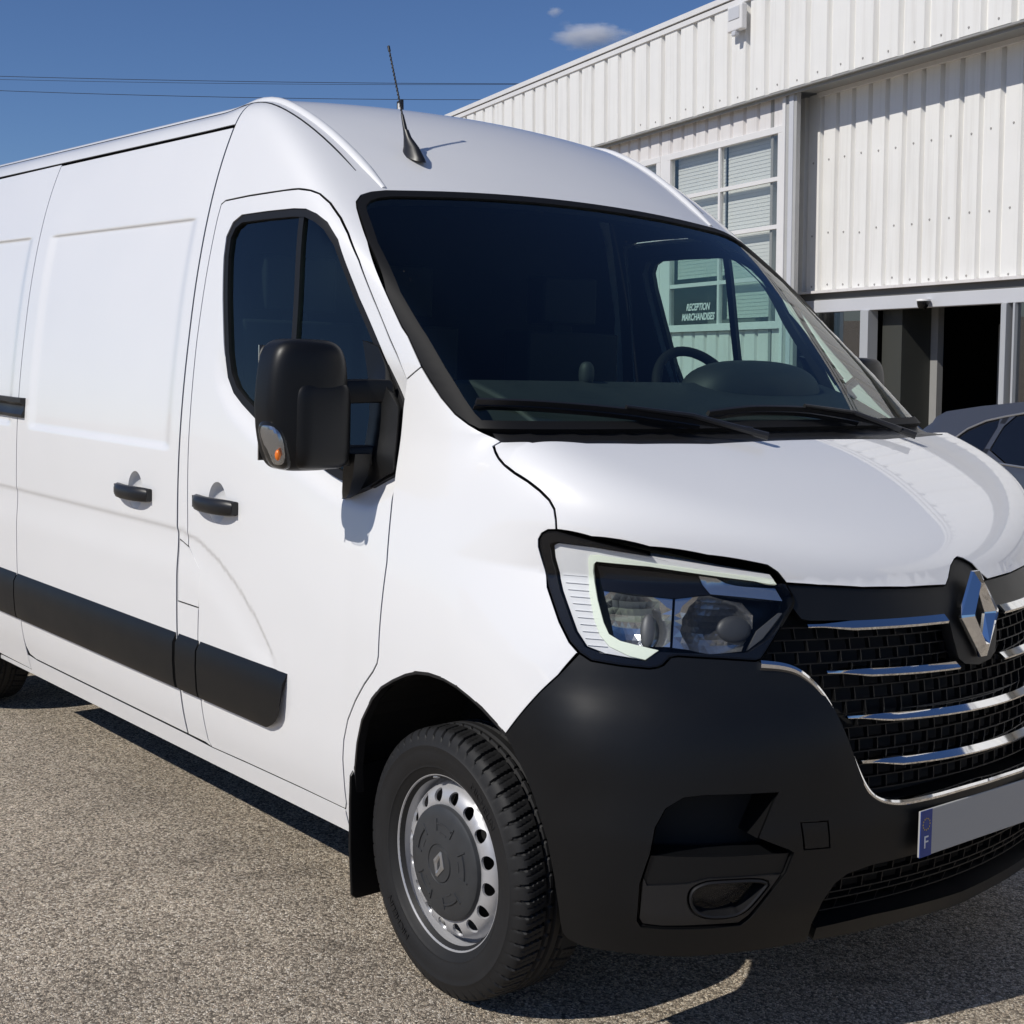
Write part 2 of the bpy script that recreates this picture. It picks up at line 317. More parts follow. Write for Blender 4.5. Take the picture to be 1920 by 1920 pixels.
BUMPARCH=np.array([[0.257,-0.996,0.728],[0.277,-0.994,0.707],[0.323,-0.988,0.648],[0.355,-0.984,0.596],[0.389,-0.974,0.511],[0.403,-0.963,0.429],[0.405,-0.949,0.359],[0.403,-0.941,0.322]])
BUMPBOT=np.array([[0.403,-0.941,0.322],[0.404,-0.932,0.29],[0.417,-0.926,0.279],[0.452,-0.913,0.271],[0.551,-0.863,0.277],[0.622,-0.788,0.275],[0.673,-0.701,0.277],[0.714,-0.602,0.278],[0.748,-0.493,0.281]])
LOWTOP=np.array([[0.763,-0.497,0.331],[0.782,-0.488,0.384],[0.793,-0.459,0.424],[0.802,-0.429,0.442],[0.818,-0.366,0.453],[0.84,-0.245,0.458],[0.846,-0.202,0.459],[0.859,-0.002,0.467]])
LOWBOT=np.array([[0.763,-0.484,0.318],[0.799,-0.329,0.324],[0.819,-0.173,0.32],[0.825,0.013,0.314]])
LIPBOT=np.array([[0.751,-0.481,0.282],[0.774,-0.379,0.28],[0.806,-0.149,0.278],[0.806,0.098,0.271]])
FOGHOLE=np.array([[0.601,-0.86,0.518],[0.605,-0.851,0.578],[0.614,-0.831,0.619],[0.634,-0.798,0.643],[0.66,-0.757,0.648],[0.735,-0.612,0.648],[0.725,-0.666,0.542],[0.69,-0.736,0.541],[0.637,-0.818,0.53]])
FOGALL=np.array([[0.601,-0.86,0.518],[0.605,-0.851,0.578],[0.614,-0.831,0.619],[0.634,-0.798,0.643],[0.66,-0.757,0.648],[0.735,-0.612,0.648],[0.729,-0.659,0.551],[0.757,-0.587,0.518],[0.761,-0.575,0.51],[0.754,-0.59,0.466],[0.741,-0.621,0.426],[0.719,-0.663,0.368],[0.708,-0.679,0.352],[0.671,-0.751,0.35],[0.615,-0.83,0.349],[0.584,-0.862,0.351],[0.58,-0.87,0.365],[0.587,-0.873,0.451],[0.597,-0.864,0.5]])
TOW=np.array([[0.765,-0.558,0.578],[0.788,-0.494,0.575],[0.79,-0.485,0.514],[0.77,-0.548,0.516]])
HOODREAR=np.array([[0.063,-0.872,1.385],[0.151,-0.848,1.389],[0.207,-0.728,1.388],[0.236,-0.579,1.386],[0.266,-0.364,1.384]])
FLAP=np.array([[-1.385,-0.999,0.968],[-1.329,-0.999,0.964],[-1.247,-1.002,0.903],[-1.244,-1.004,0.787],[-1.379,-1.004,0.781]])
DRL=np.array([[0.301,-0.91,1.164],[0.31,-0.906,1.17],[0.383,-0.866,1.166],[0.525,-0.733,1.145],[0.643,-0.551,1.116],[0.651,-0.537,1.097],[0.618,-0.595,1.102],[0.482,-0.779,1.129],[0.391,-0.858,1.134],[0.385,-0.861,1.127],[0.383,-0.86,1.11],[0.404,-0.863,1.054],[0.429,-0.865,1.006],[0.446,-0.863,0.982],[0.47,-0.849,0.969],[0.535,-0.792,0.953],[0.52,-0.818,0.932],[0.452,-0.876,0.941],[0.415,-0.899,0.953],[0.387,-0.905,0.983],[0.332,-0.904,1.067],[0.305,-0.908,1.136]])
STRIP=np.array([[0.375,-0.869,1.14],[0.378,-0.868,1.147],[0.395,-0.857,1.149],[0.525,-0.732,1.13],[0.646,-0.545,1.105],[0.651,-0.537,1.097],[0.618,-0.595,1.102],[0.482,-0.779,1.129],[0.391,-0.858,1.134],[0.385,-0.861,1.127],[0.383,-0.86,1.11],[0.404,-0.863,1.054],[0.429,-0.865,1.006],[0.446,-0.863,0.982],[0.47,-0.849,0.969],[0.535,-0.792,0.953],[0.52,-0.818,0.932],[0.494,-0.842,0.938],[0.455,-0.868,0.956],[0.431,-0.876,0.978],[0.411,-0.877,1.011],[0.385,-0.871,1.067]])
TURN=np.array([[0.554,-0.691,1.108],[0.615,-0.602,1.095],[0.654,-0.537,1.091],[0.671,-0.527,1.061],[0.622,-0.608,1.07],[0.577,-0.673,1.076]])
INNER=np.array([[0.387,-0.859,1.125],[0.481,-0.778,1.118],[0.554,-0.691,1.108],[0.577,-0.673,1.076],[0.672,-0.528,1.056],[0.676,-0.525,1.048],[0.668,-0.583,0.982],[0.651,-0.63,0.954],[0.612,-0.694,0.951],[0.536,-0.786,0.961],[0.475,-0.842,0.972],[0.446,-0.86,0.988],[0.422,-0.863,1.024]])
FOGPANEL=np.array([[0.592,-0.869,0.462],[0.596,-0.864,0.445],[0.654,-0.794,0.451],[0.679,-0.754,0.462],[0.749,-0.601,0.461],[0.739,-0.626,0.426],[0.719,-0.667,0.374],[0.707,-0.684,0.358],[0.672,-0.753,0.358],[0.616,-0.831,0.355],[0.588,-0.861,0.358],[0.585,-0.868,0.372]])
FOGEYE=np.array([[0.666,-0.776,0.45],[0.682,-0.749,0.459],[0.744,-0.616,0.455],[0.732,-0.644,0.417],[0.718,-0.674,0.383],[0.702,-0.704,0.371],[0.676,-0.754,0.373],[0.661,-0.781,0.387],[0.655,-0.792,0.414],[0.658,-0.789,0.438]])
FOGLEDGE=np.array([[0.6,-0.861,0.516],[0.637,-0.818,0.53],[0.69,-0.736,0.541],[0.725,-0.666,0.54],[0.757,-0.587,0.518],[0.76,-0.577,0.51],[0.69,-0.735,0.518],[0.624,-0.834,0.518]])
MIRBASE=np.array([[-0.479,-0.911,1.618],[-0.414,-0.907,1.603],[-0.288,-0.918,1.448],[-0.272,-0.949,1.287],[-0.369,-0.96,1.243],[-0.477,-0.97,1.2],[-0.46,-0.965,1.23],[-0.434,-0.955,1.281],[-0.407,-0.943,1.339],[-0.404,-0.93,1.423],[-0.431,-0.921,1.506]])
FLAPR=np.array([[-0.386,-0.992,0.487],[-0.43,-0.973,0.386],[-0.488,-0.938,0.243],[-0.541,-0.902,0.092],[-0.526,-0.9,0.087],[-0.417,-0.913,0.137],[-0.342,-0.926,0.176]])
WIP1=np.array([[-0.043,-0.879,1.463],[0.029,-0.747,1.46],[0.086,-0.529,1.443],[0.142,-0.293,1.411],[0.254,-0.211,1.392]])
WIP2=np.array([[0.11,-0.216,1.438],[0.1,-0.038,1.45],[0.104,0.185,1.444],[0.129,0.399,1.416],[0.258,0.43,1.385]])
CUP0=np.array([[0.407,-0.851,1.076],[0.527,-0.742,1.065],[0.551,-0.769,0.961],[0.476,-0.843,0.971],[0.447,-0.86,0.987]])
CUP1=np.array([[0.529,-0.739,1.065],[0.577,-0.673,1.076],[0.624,-0.61,1.061],[0.645,-0.592,1.033],[0.653,-0.596,1.005],[0.651,-0.629,0.955],[0.612,-0.694,0.951],[0.554,-0.767,0.96]])
MASK=np.array([[0.389,-0.858,1.124],[0.481,-0.778,1.117],[0.554,-0.691,1.107],[0.576,-0.674,1.075],[0.53,-0.74,1.064],[0.474,-0.796,1.069],[0.407,-0.852,1.075]])
SIDECELL=np.array([[0.657,-0.593,0.999],[0.673,-0.538,1.038],[0.678,-0.529,1.037],[0.668,-0.583,0.981],[0.655,-0.623,0.955]])
# ------------------------------------------------------------------ panels cut from the body surface
STEP = dict(side=(.035, .035), wrap=(.03, .025), top=(.035, .035), ws=(.04, .03), tube=(.035, .035), ball=(.035, .035))
def area2(p): x, y = p[:, 0], p[:, 1]; return np.sum(x * np.roll(y, -1) - np.roll(x, -1) * y)
def ccw(p): p = np.asarray(p, float); return p if area2(p) > 0 else p[::-1].copy()
def densify(p, d):
    out = []
    for a, b in zip(p, np.roll(p, -1, 0)):
        n = max(1, int(math.ceil(np.linalg.norm(b - a) / d)))
        for k in range(n): out.append(a + (b - a) * k / n)
    return np.array(out)
def inset(p, d):
    p = ccw(p); a = p - np.roll(p, 1, 0); b = np.roll(p, -1, 0) - p
    a /= np.maximum(np.linalg.norm(a, axis=1, keepdims=True), 1e-9); b /= np.maximum(np.linalg.norm(b, axis=1, keepdims=True), 1e-9)
    na = np.stack([-a[:, 1], a[:, 0]], 1); nb = np.stack([-b[:, 1], b[:, 0]], 1)
    m = na + nb; m /= np.maximum(np.linalg.norm(m, axis=1, keepdims=True), 1e-6)
    k = d / np.maximum((m * na).sum(1, keepdims=True), .45)
    return p + m * k
def inside(q, p):
    x, y = q[:, 0], q[:, 1]; c = np.zeros(len(q), bool)
    for (x0, y0), (x1, y1) in zip(p, np.roll(p, -1, 0)):
        if y0 == y1: continue
        c ^= ((y0 > y) != (y1 > y)) & (x < (x1 - x0) * (y - y0) / (y1 - y0) + x0)
    return c
def segdist(q, p):
    d = np.full(len(q), 9.)
    for a, b in zip(p, np.roll(p, -1, 0)):
        ab = b - a; t = np.clip(((q - a) @ ab) / max(ab @ ab, 1e-12), 0, 1)
        d = np.minimum(d, np.linalg.norm(q - a - t[:, None] * ab, axis=1))
    return d
def smooth_loop(p, it=1):
    for _ in range(it):      # Chaikin corner cutting: rounds drawn outlines
        p = np.asarray(p, float); q = np.roll(p, -1, 0); p = np.stack([.75 * p + .25 * q, .25 * p + .75 * q], 1).reshape(-1, 2)
    return p
def mesh2d(loop, holes, su, sv, dens):
    S = np.array([1., su / sv])        # stretch so that both steps count the same
    L = densify(loop * S, dens); H = [densify(ccw(h) * S, dens) for h in holes]
    lo, hi = L.min(0), L.max(0)
    gx, gy = np.meshgrid(np.arange(lo[0] + su * .5, hi[0], su), np.arange(lo[1] + su * .5, hi[1], su)); g = np.stack([gx.ravel(), gy.ravel()], 1)
    g[:, 0] += (np.round((g[:, 1] - lo[1]) / su).astype(int) % 2) * su * .35
    k = inside(g, L)
    for h in H: k &= ~inside(g, h)
    g = g[k]; k = segdist(g, L) > su * .42
    for h in H: k &= segdist(g, h) > su * .42
    g = g[k]
    V = np.concatenate([L] + H + [g]); E = []; o = 0
    for h in [L] + H:
        n = len(h); E += [(o + i, o + (i + 1) % n) for i in range(n)]; o += n
    r = geometry.delaunay_2d_cdt([Vector(v) for v in V], E, [], 0, 1e-6)
    v2 = np.array([tuple(v) for v in r[0]]); T = np.array([f for f in r[2] if len(f) == 3])
    c = v2[T].mean(1); k = inside(c, L)
    for h in H: k &= ~inside(c, h)
    T = T[k]
    a = v2[T[:, 1]] - v2[T[:, 0]]; b = v2[T[:, 2]] - v2[T[:, 0]]; neg = (a[:, 0] * b[:, 1] - a[:, 1] * b[:, 0]) < 0
    T[neg] = T[neg][:, ::-1]
    return v2 / S, T
class Panel: pass
def surf(kind, loop, holes=(), step=None, gap=.0028, off=0.0, flange=.02, dens=.018, offfn=None):
    su, sv = step or STEP[kind]
    loop = ccw(loop); loop = loop[np.linalg.norm(loop - np.roll(loop, 1, 0), axis=1) > .0035]
    if gap: loop = inset(loop, gap)
    hs = [inset(h, -gap) if gap else ccw(h) for h in holes]
    q, T = mesh2d(loop, hs, su, sv, dens)
    P = PAR[kind](q); N = normal(P)
    d = off if offfn is None else offfn(P)
    d = np.asarray(d)[..., None] if np.ndim(d) else d
    P = P + N * d
    # triangles must face along the normal
    fn = np.cross(P[T[:, 1]] - P[T[:, 0]], P[T[:, 2]] - P[T[:, 0]]); bad = (fn * N[T[:, 0]]).sum(1) < 0
    if bad.mean() > .5: T = T[:, ::-1]
    s = Panel(); s.P, s.N, s.T, s.flange = P, N, T, flange
    e = {}
    for t in T:
        for a, b in ((t[0], t[1]), (t[1], t[2]), (t[2], t[0])):
            if (b, a) in e: del e[(b, a)]
            else: e[(a, b)] = 1
    s.E = list(e.keys()); return s
def put(s, name, material, parent=None, mirror=False, flange=None):
    dark = 0; P, N, T = s.P, s.N, s.T; fl = s.flange if flange is None else flange
    V = [P]; NV = [N]; F_ = [tuple(int(i) for i in t) for t in T]
    if fl:
        k = len(P); ids = sorted({i for e in s.E for i in e}); mp = {i: k + n for n, i in enumerate(ids)}; kk = len(ids)
        lip = min(fl, .0035)
        V += [P[ids], P[ids] - N[ids] * lip]; NV += [np.zeros((2 * kk, 3))]
        F_ += [(mp[b], mp[a], mp[a] + kk, mp[b] + kk) for a, b in s.E]; nl = len(F_)
        if material is M['paint'] and fl > .005:      # deep flange coloured black: shade of the shut line painted in
            o2 = k + 2 * kk; V += [P[ids] - N[ids] * lip, P[ids] - N[ids] * fl]; NV += [np.zeros((2 * kk, 3))]
            F_ += [(mp[b] + 2 * kk, mp[a] + 2 * kk, mp[a] + 3 * kk, mp[b] + 3 * kk) for a, b in s.E]; dark = len(s.E)
        elif fl > lip:
            V[-1] = P[ids] - N[ids] * fl
    V = np.concatenate(V); NV = np.concatenate(NV)
    if mirror: V = V * [1, -1, 1]; NV = NV * [1, -1, 1]; F_ = [f[::-1] for f in F_]
    me = bpy.data.meshes.new(name); me.from_pydata(V.tolist(), [], F_); me.materials.append(material)
    if dark: me.materials.append(M['seal']); me.polygons.foreach_set('material_index', [0] * (len(F_) - dark) + [1] * dark)
    me.polygons.foreach_set('use_smooth', [True] * len(F_)); me.update()
    me.normals_split_custom_set_from_vertices([tuple(n) for n in NV])
    return link(bpy.data.objects.new(name, me), parent)
def par(kind, P): return to_par(kind, np.asarray(P, float))
MIR = np.array([1, -1, 1.])
def onside(kind, q): return PAR[kind](np.asarray(q, float))
def superell(C, hx, hy, hz, e1, e2, n=40, m=24, shape=None):
    V = []; Fc = []; cs = lambda t, e: math.copysign(abs(math.cos(t)) ** e, math.cos(t)); sn = lambda t, e: math.copysign(abs(math.sin(t)) ** e, math.sin(t))
    for j in range(m + 1):
        ph_ = -math.pi / 2 + math.pi * j / m
        for i in range(n):
            t = 2 * math.pi * i / n; p = [hx * cs(ph_, e1) * cs(t, e2), hy * cs(ph_, e1) * sn(t, e2), hz * sn(ph_, e1)]
            if shape: p = shape(p)
            V.append((C[0] + p[0], C[1] + p[1], C[2] + p[2]))
    for j in range(m):
        for i in range(n): Fc.append((j * n + i, j * n + (i + 1) % n, (j + 1) * n + (i + 1) % n, (j + 1) * n + i))
    return V, Fc
# ------------------------------------------------------------------ ground
def ground_mat():
    m = bpy.data.materials.new('worn_asphalt'); m.use_nodes = True; t = m.node_tree; b = t.nodes['Principled BSDF']; N = t.nodes.new; Lk = t.links.new
    tc = N('ShaderNodeTexCoord')
    v = N('ShaderNodeTexVoronoi'); v.inputs['Scale'].default_value = 150; v.inputs['Randomness'].default_value = 1; Lk(tc.outputs['Object'], v.inputs['Vector'])
    v2 = N('ShaderNodeTexVoronoi'); v2.inputs['Scale'].default_value = 290; Lk(tc.outputs['Object'], v2.inputs['Vector'])
    sx = N('ShaderNodeSeparateColor'); Lk(v.outputs['Color'], sx.inputs[0])
    rp = N('ShaderNodeValToRGB'); e = rp.color_ramp.elements; e[0].position = 0; e[0].color = (.14, .117, .09, 1); e[1].position = 1; e[1].color = (.84, .74, .60, 1)
    for p, c in ((.25, (.32, .268, .205)), (.55, (.56, .47, .36)), (.85, (.72, .62, .485))): k = rp.color_ramp.elements.new(p); k.color = (*c, 1)
    Lk(sx.outputs[0], rp.inputs[0])
    sx2 = N('ShaderNodeSeparateColor'); Lk(v2.outputs['Color'], sx2.inputs[0])
    mx = N('ShaderNodeMix'); mx.data_type = 'RGBA'; mx.blend_type = 'OVERLAY'; mx.inputs[0].default_value = .30; Lk(rp.outputs[0], mx.inputs[6]); Lk(sx2.outputs[1], mx.inputs[7])
    # binder showing between the stones
    v3 = N('ShaderNodeTexVoronoi'); v3.feature = 'DISTANCE_TO_EDGE'; v3.inputs['Scale'].default_value = 150; Lk(tc.outputs['Object'], v3.inputs['Vector'])
    mr = N('ShaderNodeMapRange'); mr.inputs['From Min'].default_value = .0; mr.inputs['From Max'].default_value = .16; mr.inputs['To Min'].default_value = .36; mr.inputs['To Max'].default_value = 1; Lk(v3.outputs['Distance'], mr.inputs['Value'])
    ml = N('ShaderNodeMix'); ml.data_type = 'RGBA'; ml.blend_type = 'MULTIPLY'; ml.inputs[0].default_value = 1; Lk(mx.outputs[2], ml.inputs[6]); Lk(mr.outputs[0], ml.inputs[7])
    n = N('ShaderNodeTexNoise'); n.inputs['Scale'].default_value = 1.3; n.inputs['Detail'].default_value = 8; n.inputs['Roughness'].default_value = .7; Lk(tc.outputs['Object'], n.inputs['Vector'])
    mr2 = N('ShaderNodeMapRange'); mr2.inputs['From Min'].default_value = .3; mr2.inputs['From Max'].default_value = .7; mr2.inputs['To Min'].default_value = .84; mr2.inputs['To Max'].default_value = 1.26; Lk(n.outputs['Fac'], mr2.inputs['Value'])
    m3 = N('ShaderNodeMix'); m3.data_type = 'RGBA'; m3.blend_type = 'MULTIPLY'; m3.inputs[0].default_value = 1; Lk(ml.outputs[2], m3.inputs[6]); Lk(mr2.outputs[0], m3.inputs[7])
    # oil drips and trodden-in dirt
    ns = N('ShaderNodeTexNoise'); ns.inputs['Scale'].default_value = 2.7; ns.inputs['Detail'].default_value = 3; ns.inputs['Roughness'].default_value = .5; ns.inputs['Distortion'].default_value = .6; Lk(tc.outputs['Object'], ns.inputs['Vector'])
    ms = N('ShaderNodeMapRange'); ms.inputs['From Min'].default_value = .63; ms.inputs['From Max'].default_value = .76; ms.inputs['To Min'].default_value = 1; ms.inputs['To Max'].default_value = .62; Lk(ns.outputs['Fac'], ms.inputs['Value'])
    m4 = N('ShaderNodeMix'); m4.data_type = 'RGBA'; m4.blend_type = 'MULTIPLY'; m4.inputs[0].default_value = 1; Lk(m3.outputs[2], m4.inputs[6]); Lk(ms.outputs[0], m4.inputs[7])
    Lk(m4.outputs[2], b.inputs['Base Color']); b.inputs['Roughness'].default_value = .85; b.inputs['Specular IOR Level'].default_value = .35
    bp = N('ShaderNodeBump'); bp.inputs['Strength'].default_value = .9; bp.inputs['Distance'].default_value = .006; Lk(v3.outputs['Distance'], bp.inputs['Height'])
    bp2 = N('ShaderNodeBump'); bp2.inputs['Strength'].default_value = .5; bp2.inputs['Distance'].default_value = .004; Lk(v2.outputs['Distance'], bp2.inputs['Height']); Lk(bp.outputs[0], bp2.inputs['Normal']); Lk(bp2.outputs[0], b.inputs['Normal'])
    return m
M['ground'] = ground_mat()
b = MB(); n = 40; xs = np.linspace(-1, 1, n + 1); xs = np.sign(xs) * np.abs(xs) ** 3 * 400
b.add([(x, y, 0) for y in xs for x in xs], [(j * (n + 1) + i, j * (n + 1) + i + 1, (j + 1) * (n + 1) + i + 1, (j + 1) * (n + 1) + i) for j in range(n) for i in range(n)])
gr = b.build('asphalt', M['ground']); tag(gr, kind='structure')
# ------------------------------------------------------------------ the warehouse behind
M['clad'] = mat('painted_steel_sheet', (.82, .81, .78), .42, var=(2.2, .05), spec=.4)
M['clad_low'] = mat('painted_steel_sheet_pink', (.72, .695, .68), .45, var=(2.5, .05), spec=.4)
add_streaks(M['clad'], (.50, .47, .42), .40); add_streaks(M['clad_low'], (.48, .43, .40), .5)
M['wtrim'] = mat('white_trim', (.74, .73, .72), .4, var=(4, .05))
M['gtrim'] = mat('grey_trim', (.30, .30, .29), .5, var=(5, .1))
M['gtrim_light'] = mat('light_grey_trim', (.42, .42, .41), .5, var=(4, .08))
M['dgrey'] = mat('dark_grey_band', (.115, .115, .112), .5, var=(5, .1))
M['header'] = mat('anodised_header', (.56, .57, .60), .42, metal=.0, var=(3, .04))
M['post'] = mat('anodised_post', (.55, .56, .57), .38, metal=.35)
M['screw'] = mat('screw_head', (.36, .35, .33), .5)
M['pane'] = glass_mat('office_pane', (.92, .93, .92), ior=1.52)
M['door_pane'] = glass_mat('door_pane', (.30, .33, .36), ior=2.6)
M['blind'] = mat('blind_slat', (.78, .78, .76), .6)
M['room'] = mat('room_grey', (.22, .225, .22), .8, var=(1.5, .3))
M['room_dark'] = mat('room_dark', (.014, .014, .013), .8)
M['inner'] = mat('inner_wall', (.04, .042, .036), .7, var=(2, .15))
bU = Vector((.96735, -.25296, .01574)); bUP = Vector((-.02237, -.02336, .99948)); bN = Vector((-.25246, -.96719, -.02825))
def bpt(x, y, z):      # warehouse axes -> world: x along the wall, y into the building, z up from its floor
    return Vector(CAMP) + bU * (x - 13.5) + bN * (-9.6 - y) + bUP * (z - 1.65)
wh = empty('warehouse', bpt(0, 0, 0)); wh.rotation_euler = Matrix((bU, -bN, bUP)).transposed().to_euler()
tag(wh, 'white ribbed steel warehouse with office windows and a dark sliding entrance', 'building')
def sheet(name, x0, n, pitch, flat, z0, z1, y, dep, m, rows=(), parent=wh, first=None):
    """n ribs of folded sheet, channel between the flats"""
    b = MB(); s = (pitch - flat) * .22; pr = []; x = x0
    for k in range(n): pr += [(x, y), (x + flat, y), (x + flat + s, y + dep), (x + pitch - s, y + dep)]; x += pitch
    pr.append((x, y)); V = [(a, c, z) for z in (z0, z1) for a, c in pr]; k = len(pr)
    b.add(V, [(i, i + 1, k + i + 1, k + i) for i in range(k - 1)])
    # folded-over lower edge gives the sheet its thickness
    b.add([(a, c, z0) for a, c in pr] + [(a, c + .012, z0) for a, c in pr], [(i + 1, i, k + i, k + i + 1) for i in range(k - 1)])
    for zr in rows:
        for q in range(n):
            cx = x0 + q * pitch + flat * (.45 + .12 * rng.random()); cz = zr + .02 * rng.standard_normal(); t = [i * math.pi / 3 for i in range(6)]
            b.add([(cx + .011 * math.cos(a), y - .007, cz + .011 * math.sin(a)) for a in t] + [(cx + .013 * math.cos(a), y + .001, cz + .013 * math.sin(a)) for a in t], [tuple(range(6))] + [(i, (i + 1) % 6, 6 + (i + 1) % 6, 6 + i) for i in range(6)], 1)
    return b.build(name, [m, M['screw']], parent, fix=False)
# upper cladding band
for k in range(-26, 15): sheet('fascia_sheet', .10 + k * 1.155, 3, .385, .285, 4.655, 5.80, 0, .055, M['clad'], rows=(4.74,) if k > -4 else ())
b = MB().box((-30, -.035, 5.865), (17.5, .03, 5.93)).build('parapet_cap', M['wtrim'], wh)
b = MB().box((-30, -.020, 5.785), (17.5, .03, 5.845)).build('parapet_trim', M['wtrim'], wh)
MB().box((-30, .012, 5.845), (17.5, .03, 5.865)).build('parapet_gap', M['dgrey'], wh)
MB().box((-30, .05, 5.78), (17.5, 22, 5.84)).build('roof', M['gtrim'], wh)
MB().box((-30, .060, 4.60), (17.5, .08, 5.78)).build('fascia_backing', M['gtrim'], wh)
MB().box((-30, .004, 4.632), (.06, .15, 4.652)).box((.06, .004, 4.632), (17.5, .46, 4.652)).build('soffit', M['gtrim'], wh)
MB().box((.08, .40, 4.585), (17.5, .45, 4.632)).build('soffit_trim', M['wtrim'], wh)
# recessed wall over the entrance
for k in range(0, 15): sheet('wall_sheet', -.126 + k * 1.124, 4, .281, .205, 2.42, 4.63, .45, .048, M['clad'], rows=(2.47, 3.06, 3.86))
MB().box((-.405, .51, 2.31), (17.5, .55, 4.63)).build('wall_backing', M['gtrim'], wh)
MB().box((-.405, .385, 2.385), (17.5, .47, 2.415)).build('drip_flashing', M['clad_low'], wh)
MB().box((-.405, .455, 2.305), (17.5, .50, 2.385)).build('dark_band', M['dgrey'], wh)
MB().box((-.405, .44, 2.165), (17.5, .60, 2.305)).build('door_header', M['header'], wh, bevel=(.006, 2))
# return between the window bay and the recess
MB().box((-.165, .105, -.6), (-.110, .16, 4.63)).build('corner_trim', M['wtrim'], wh); MB().box((-.110, .125, -.6), (-.035, .16, 4.63)).build('corner_post', M['gtrim_light'], wh); MB().box((-.035, .105, -.6), (.045, .16, 4.63)).build('corner_post', M['header'], wh); MB().box((.045, .115, -.6), (.095, .17, 4.63)).build('corner_return', M['gtrim_light'], wh)
MB().box((-.46, .16, -.6), (-.412, .50, 4.63)).build('recess_side', M['gtrim'], wh); sheet('wall_sheet', -.407, 1, .281, .205, 2.42, 4.63, .45, .048, M['clad'])
# window bays
def window(x0, x1, text=False):
    y = .15; z0, z1 = 2.02, 4.27; xm = x1 - 1.33; b = MB(); fw = .075
    b.box((x0, y - .035, z0 - .03), (x1, y + .05, z0 + .06)); b.box((x0, y - .03, z1 - .05), (x1, y + .05, z1 + .03)); b.box((x0, y - .03, z0 + .06), (x0 + fw, y + .05, z1 - .05)); b.box((x1 - .10, y - .03, z0 + .06), (x1, y + .05, z1 - .05))
    wn = b.build('window', M['wtrim'], wh, bevel=(.004, 1))
    MB().box((xm - .022, y - .022, z0 + .06), (xm + .022, y + .03, z1 - .05)).build('mullion', M['wtrim'], wn)
    for z in (2.584, 3.166, 3.71):
        for a, c in ((x0 + fw, xm - .022), (xm + .022, x1 - .10)): MB().box((a, y - .020, z - .024), (c, y + .03, z + .024)).build('glazing_bar', M['wtrim'], wn)
    zr = [z0 + .06, 2.56, 2.608, 3.142, 3.19, 3.686, 3.734, z1 - .05]
    for (a, c) in ((x0 + fw, xm - .022), (xm + .022, x1 - .10)):
        for r in range(4): MB().box((a, y + .006, zr[2 * r]), (c, y + .012, zr[2 * r + 1])).build('pane', M['pane'], wn)
        bl = MB(); zz = z1 - .06; lowend = z0 + .62 if (text and c < xm) else z0 + .10
        while zz > lowend:
            bl.add([(a, y + .10, zz), (c, y + .10, zz), (c, y + .1045, zz + .0445), (a, y + .1045, zz + .0445)], [(0, 1, 2, 3)]); zz -= .045
        bl.build('blind', M['blind'], wn, fix=False)
    if text:
        for body, zz in (('RECEPTION', 2.30), ('MARCHANDISES', 2.175)):
            t = text_mesh('window_lettering', body, .122, M['white'], wn, shear=.28, thick=.0008, bold=.0035); t.rotation_euler = (R(90), 0, 0); t.location = (-2.0, y + .001, zz); t.scale = (.86, 1, 1)
MB().box((-22.6, .80, -.6), (-.1, .84, 4.6)).build('room_back', M['room'], wh)
for k in range(8):
    x1 = -.17 - k * 2.74; window(x1 - 2.56, x1, k == 0)
    MB().box((x1 - 2.74, .13, -.6), (x1 - 2.56, .20, 4.30)).build('bay_post', M['wtrim'], wh)
for k in range(20):
    sheet('bay_sheet', -22.60 + k * 1.124, 4, .281, .205, 4.305, 4.63, .16, .034, M['clad_low']); sheet('bay_sheet', -22.60 + k * 1.124, 4, .281, .205, -.6, 1.985, .17, .034, M['clad_low'])
MB().box((-22.6, .215, -.6), (0, .24, 2.0)).build('bay_backing', M['gtrim'], wh)
MB().box((-30, .16, -.6), (-22.6, .3, 4.63)).build('end_wall', M['clad'], wh)
# sliding entrance
MB().box((.90, .42, -.1), (1.035, .56, 2.165)).build('door_post', M['post'], wh, bevel=(.004, 1)); MB().box((3.015, .42, -.1), (3.085, .56, 2.165)).build('door_post', M['post'], wh, bevel=(.004, 1)); MB().box((3.165, .43, -.1), (3.19, .54, 2.165)).build('door_post', M['post'], wh)
MB().box((-.40, .47, .02), (.90, .485, 2.165)).build('glass_panel', M['door_pane'], wh); MB().box((3.19, .47, .02), (4.55, .485, 2.165)).build('glass_panel', M['door_pane'], wh)
MB().box((4.55, .42, -.1), (4.65, .56, 2.165)).build('door_post', M['post'], wh)
for k in range(11): sheet('wall_sheet', 4.66 + k * 1.124, 4, .281, .205, -.6, 2.165, .45, .034, M['clad'])
MB().box((1.36, 1.02, -.1), (1.47, 1.10, 2.30)).build('inner_frame', M['gtrim'], wh); MB().box((2.40, 1.02, -.1), (2.49, 1.10, 2.30)).build('inner_frame', M['gtrim'], wh)
MB().box((1.04, .62, -.1), (1.36, 1.04, 2.30)).build('lobby_wall', M['inner'], wh)
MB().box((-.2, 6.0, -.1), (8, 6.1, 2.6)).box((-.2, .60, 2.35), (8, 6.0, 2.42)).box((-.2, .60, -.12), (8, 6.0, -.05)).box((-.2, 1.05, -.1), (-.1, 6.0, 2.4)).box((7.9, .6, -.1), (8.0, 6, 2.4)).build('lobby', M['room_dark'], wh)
b = MB(); [b.box((1.5, 2.4 + .9 * k, 2.10 - .03 * k), (2.4, 2.46 + .9 * k, 2.16 - .03 * k)) for k in range(3)]; b.build('shelf_edge', M['gtrim'], wh)
MB().box((1.76, 1.6, 0), (1.79, 1.66, 2.0)).build('inner_post', M['room'], wh)
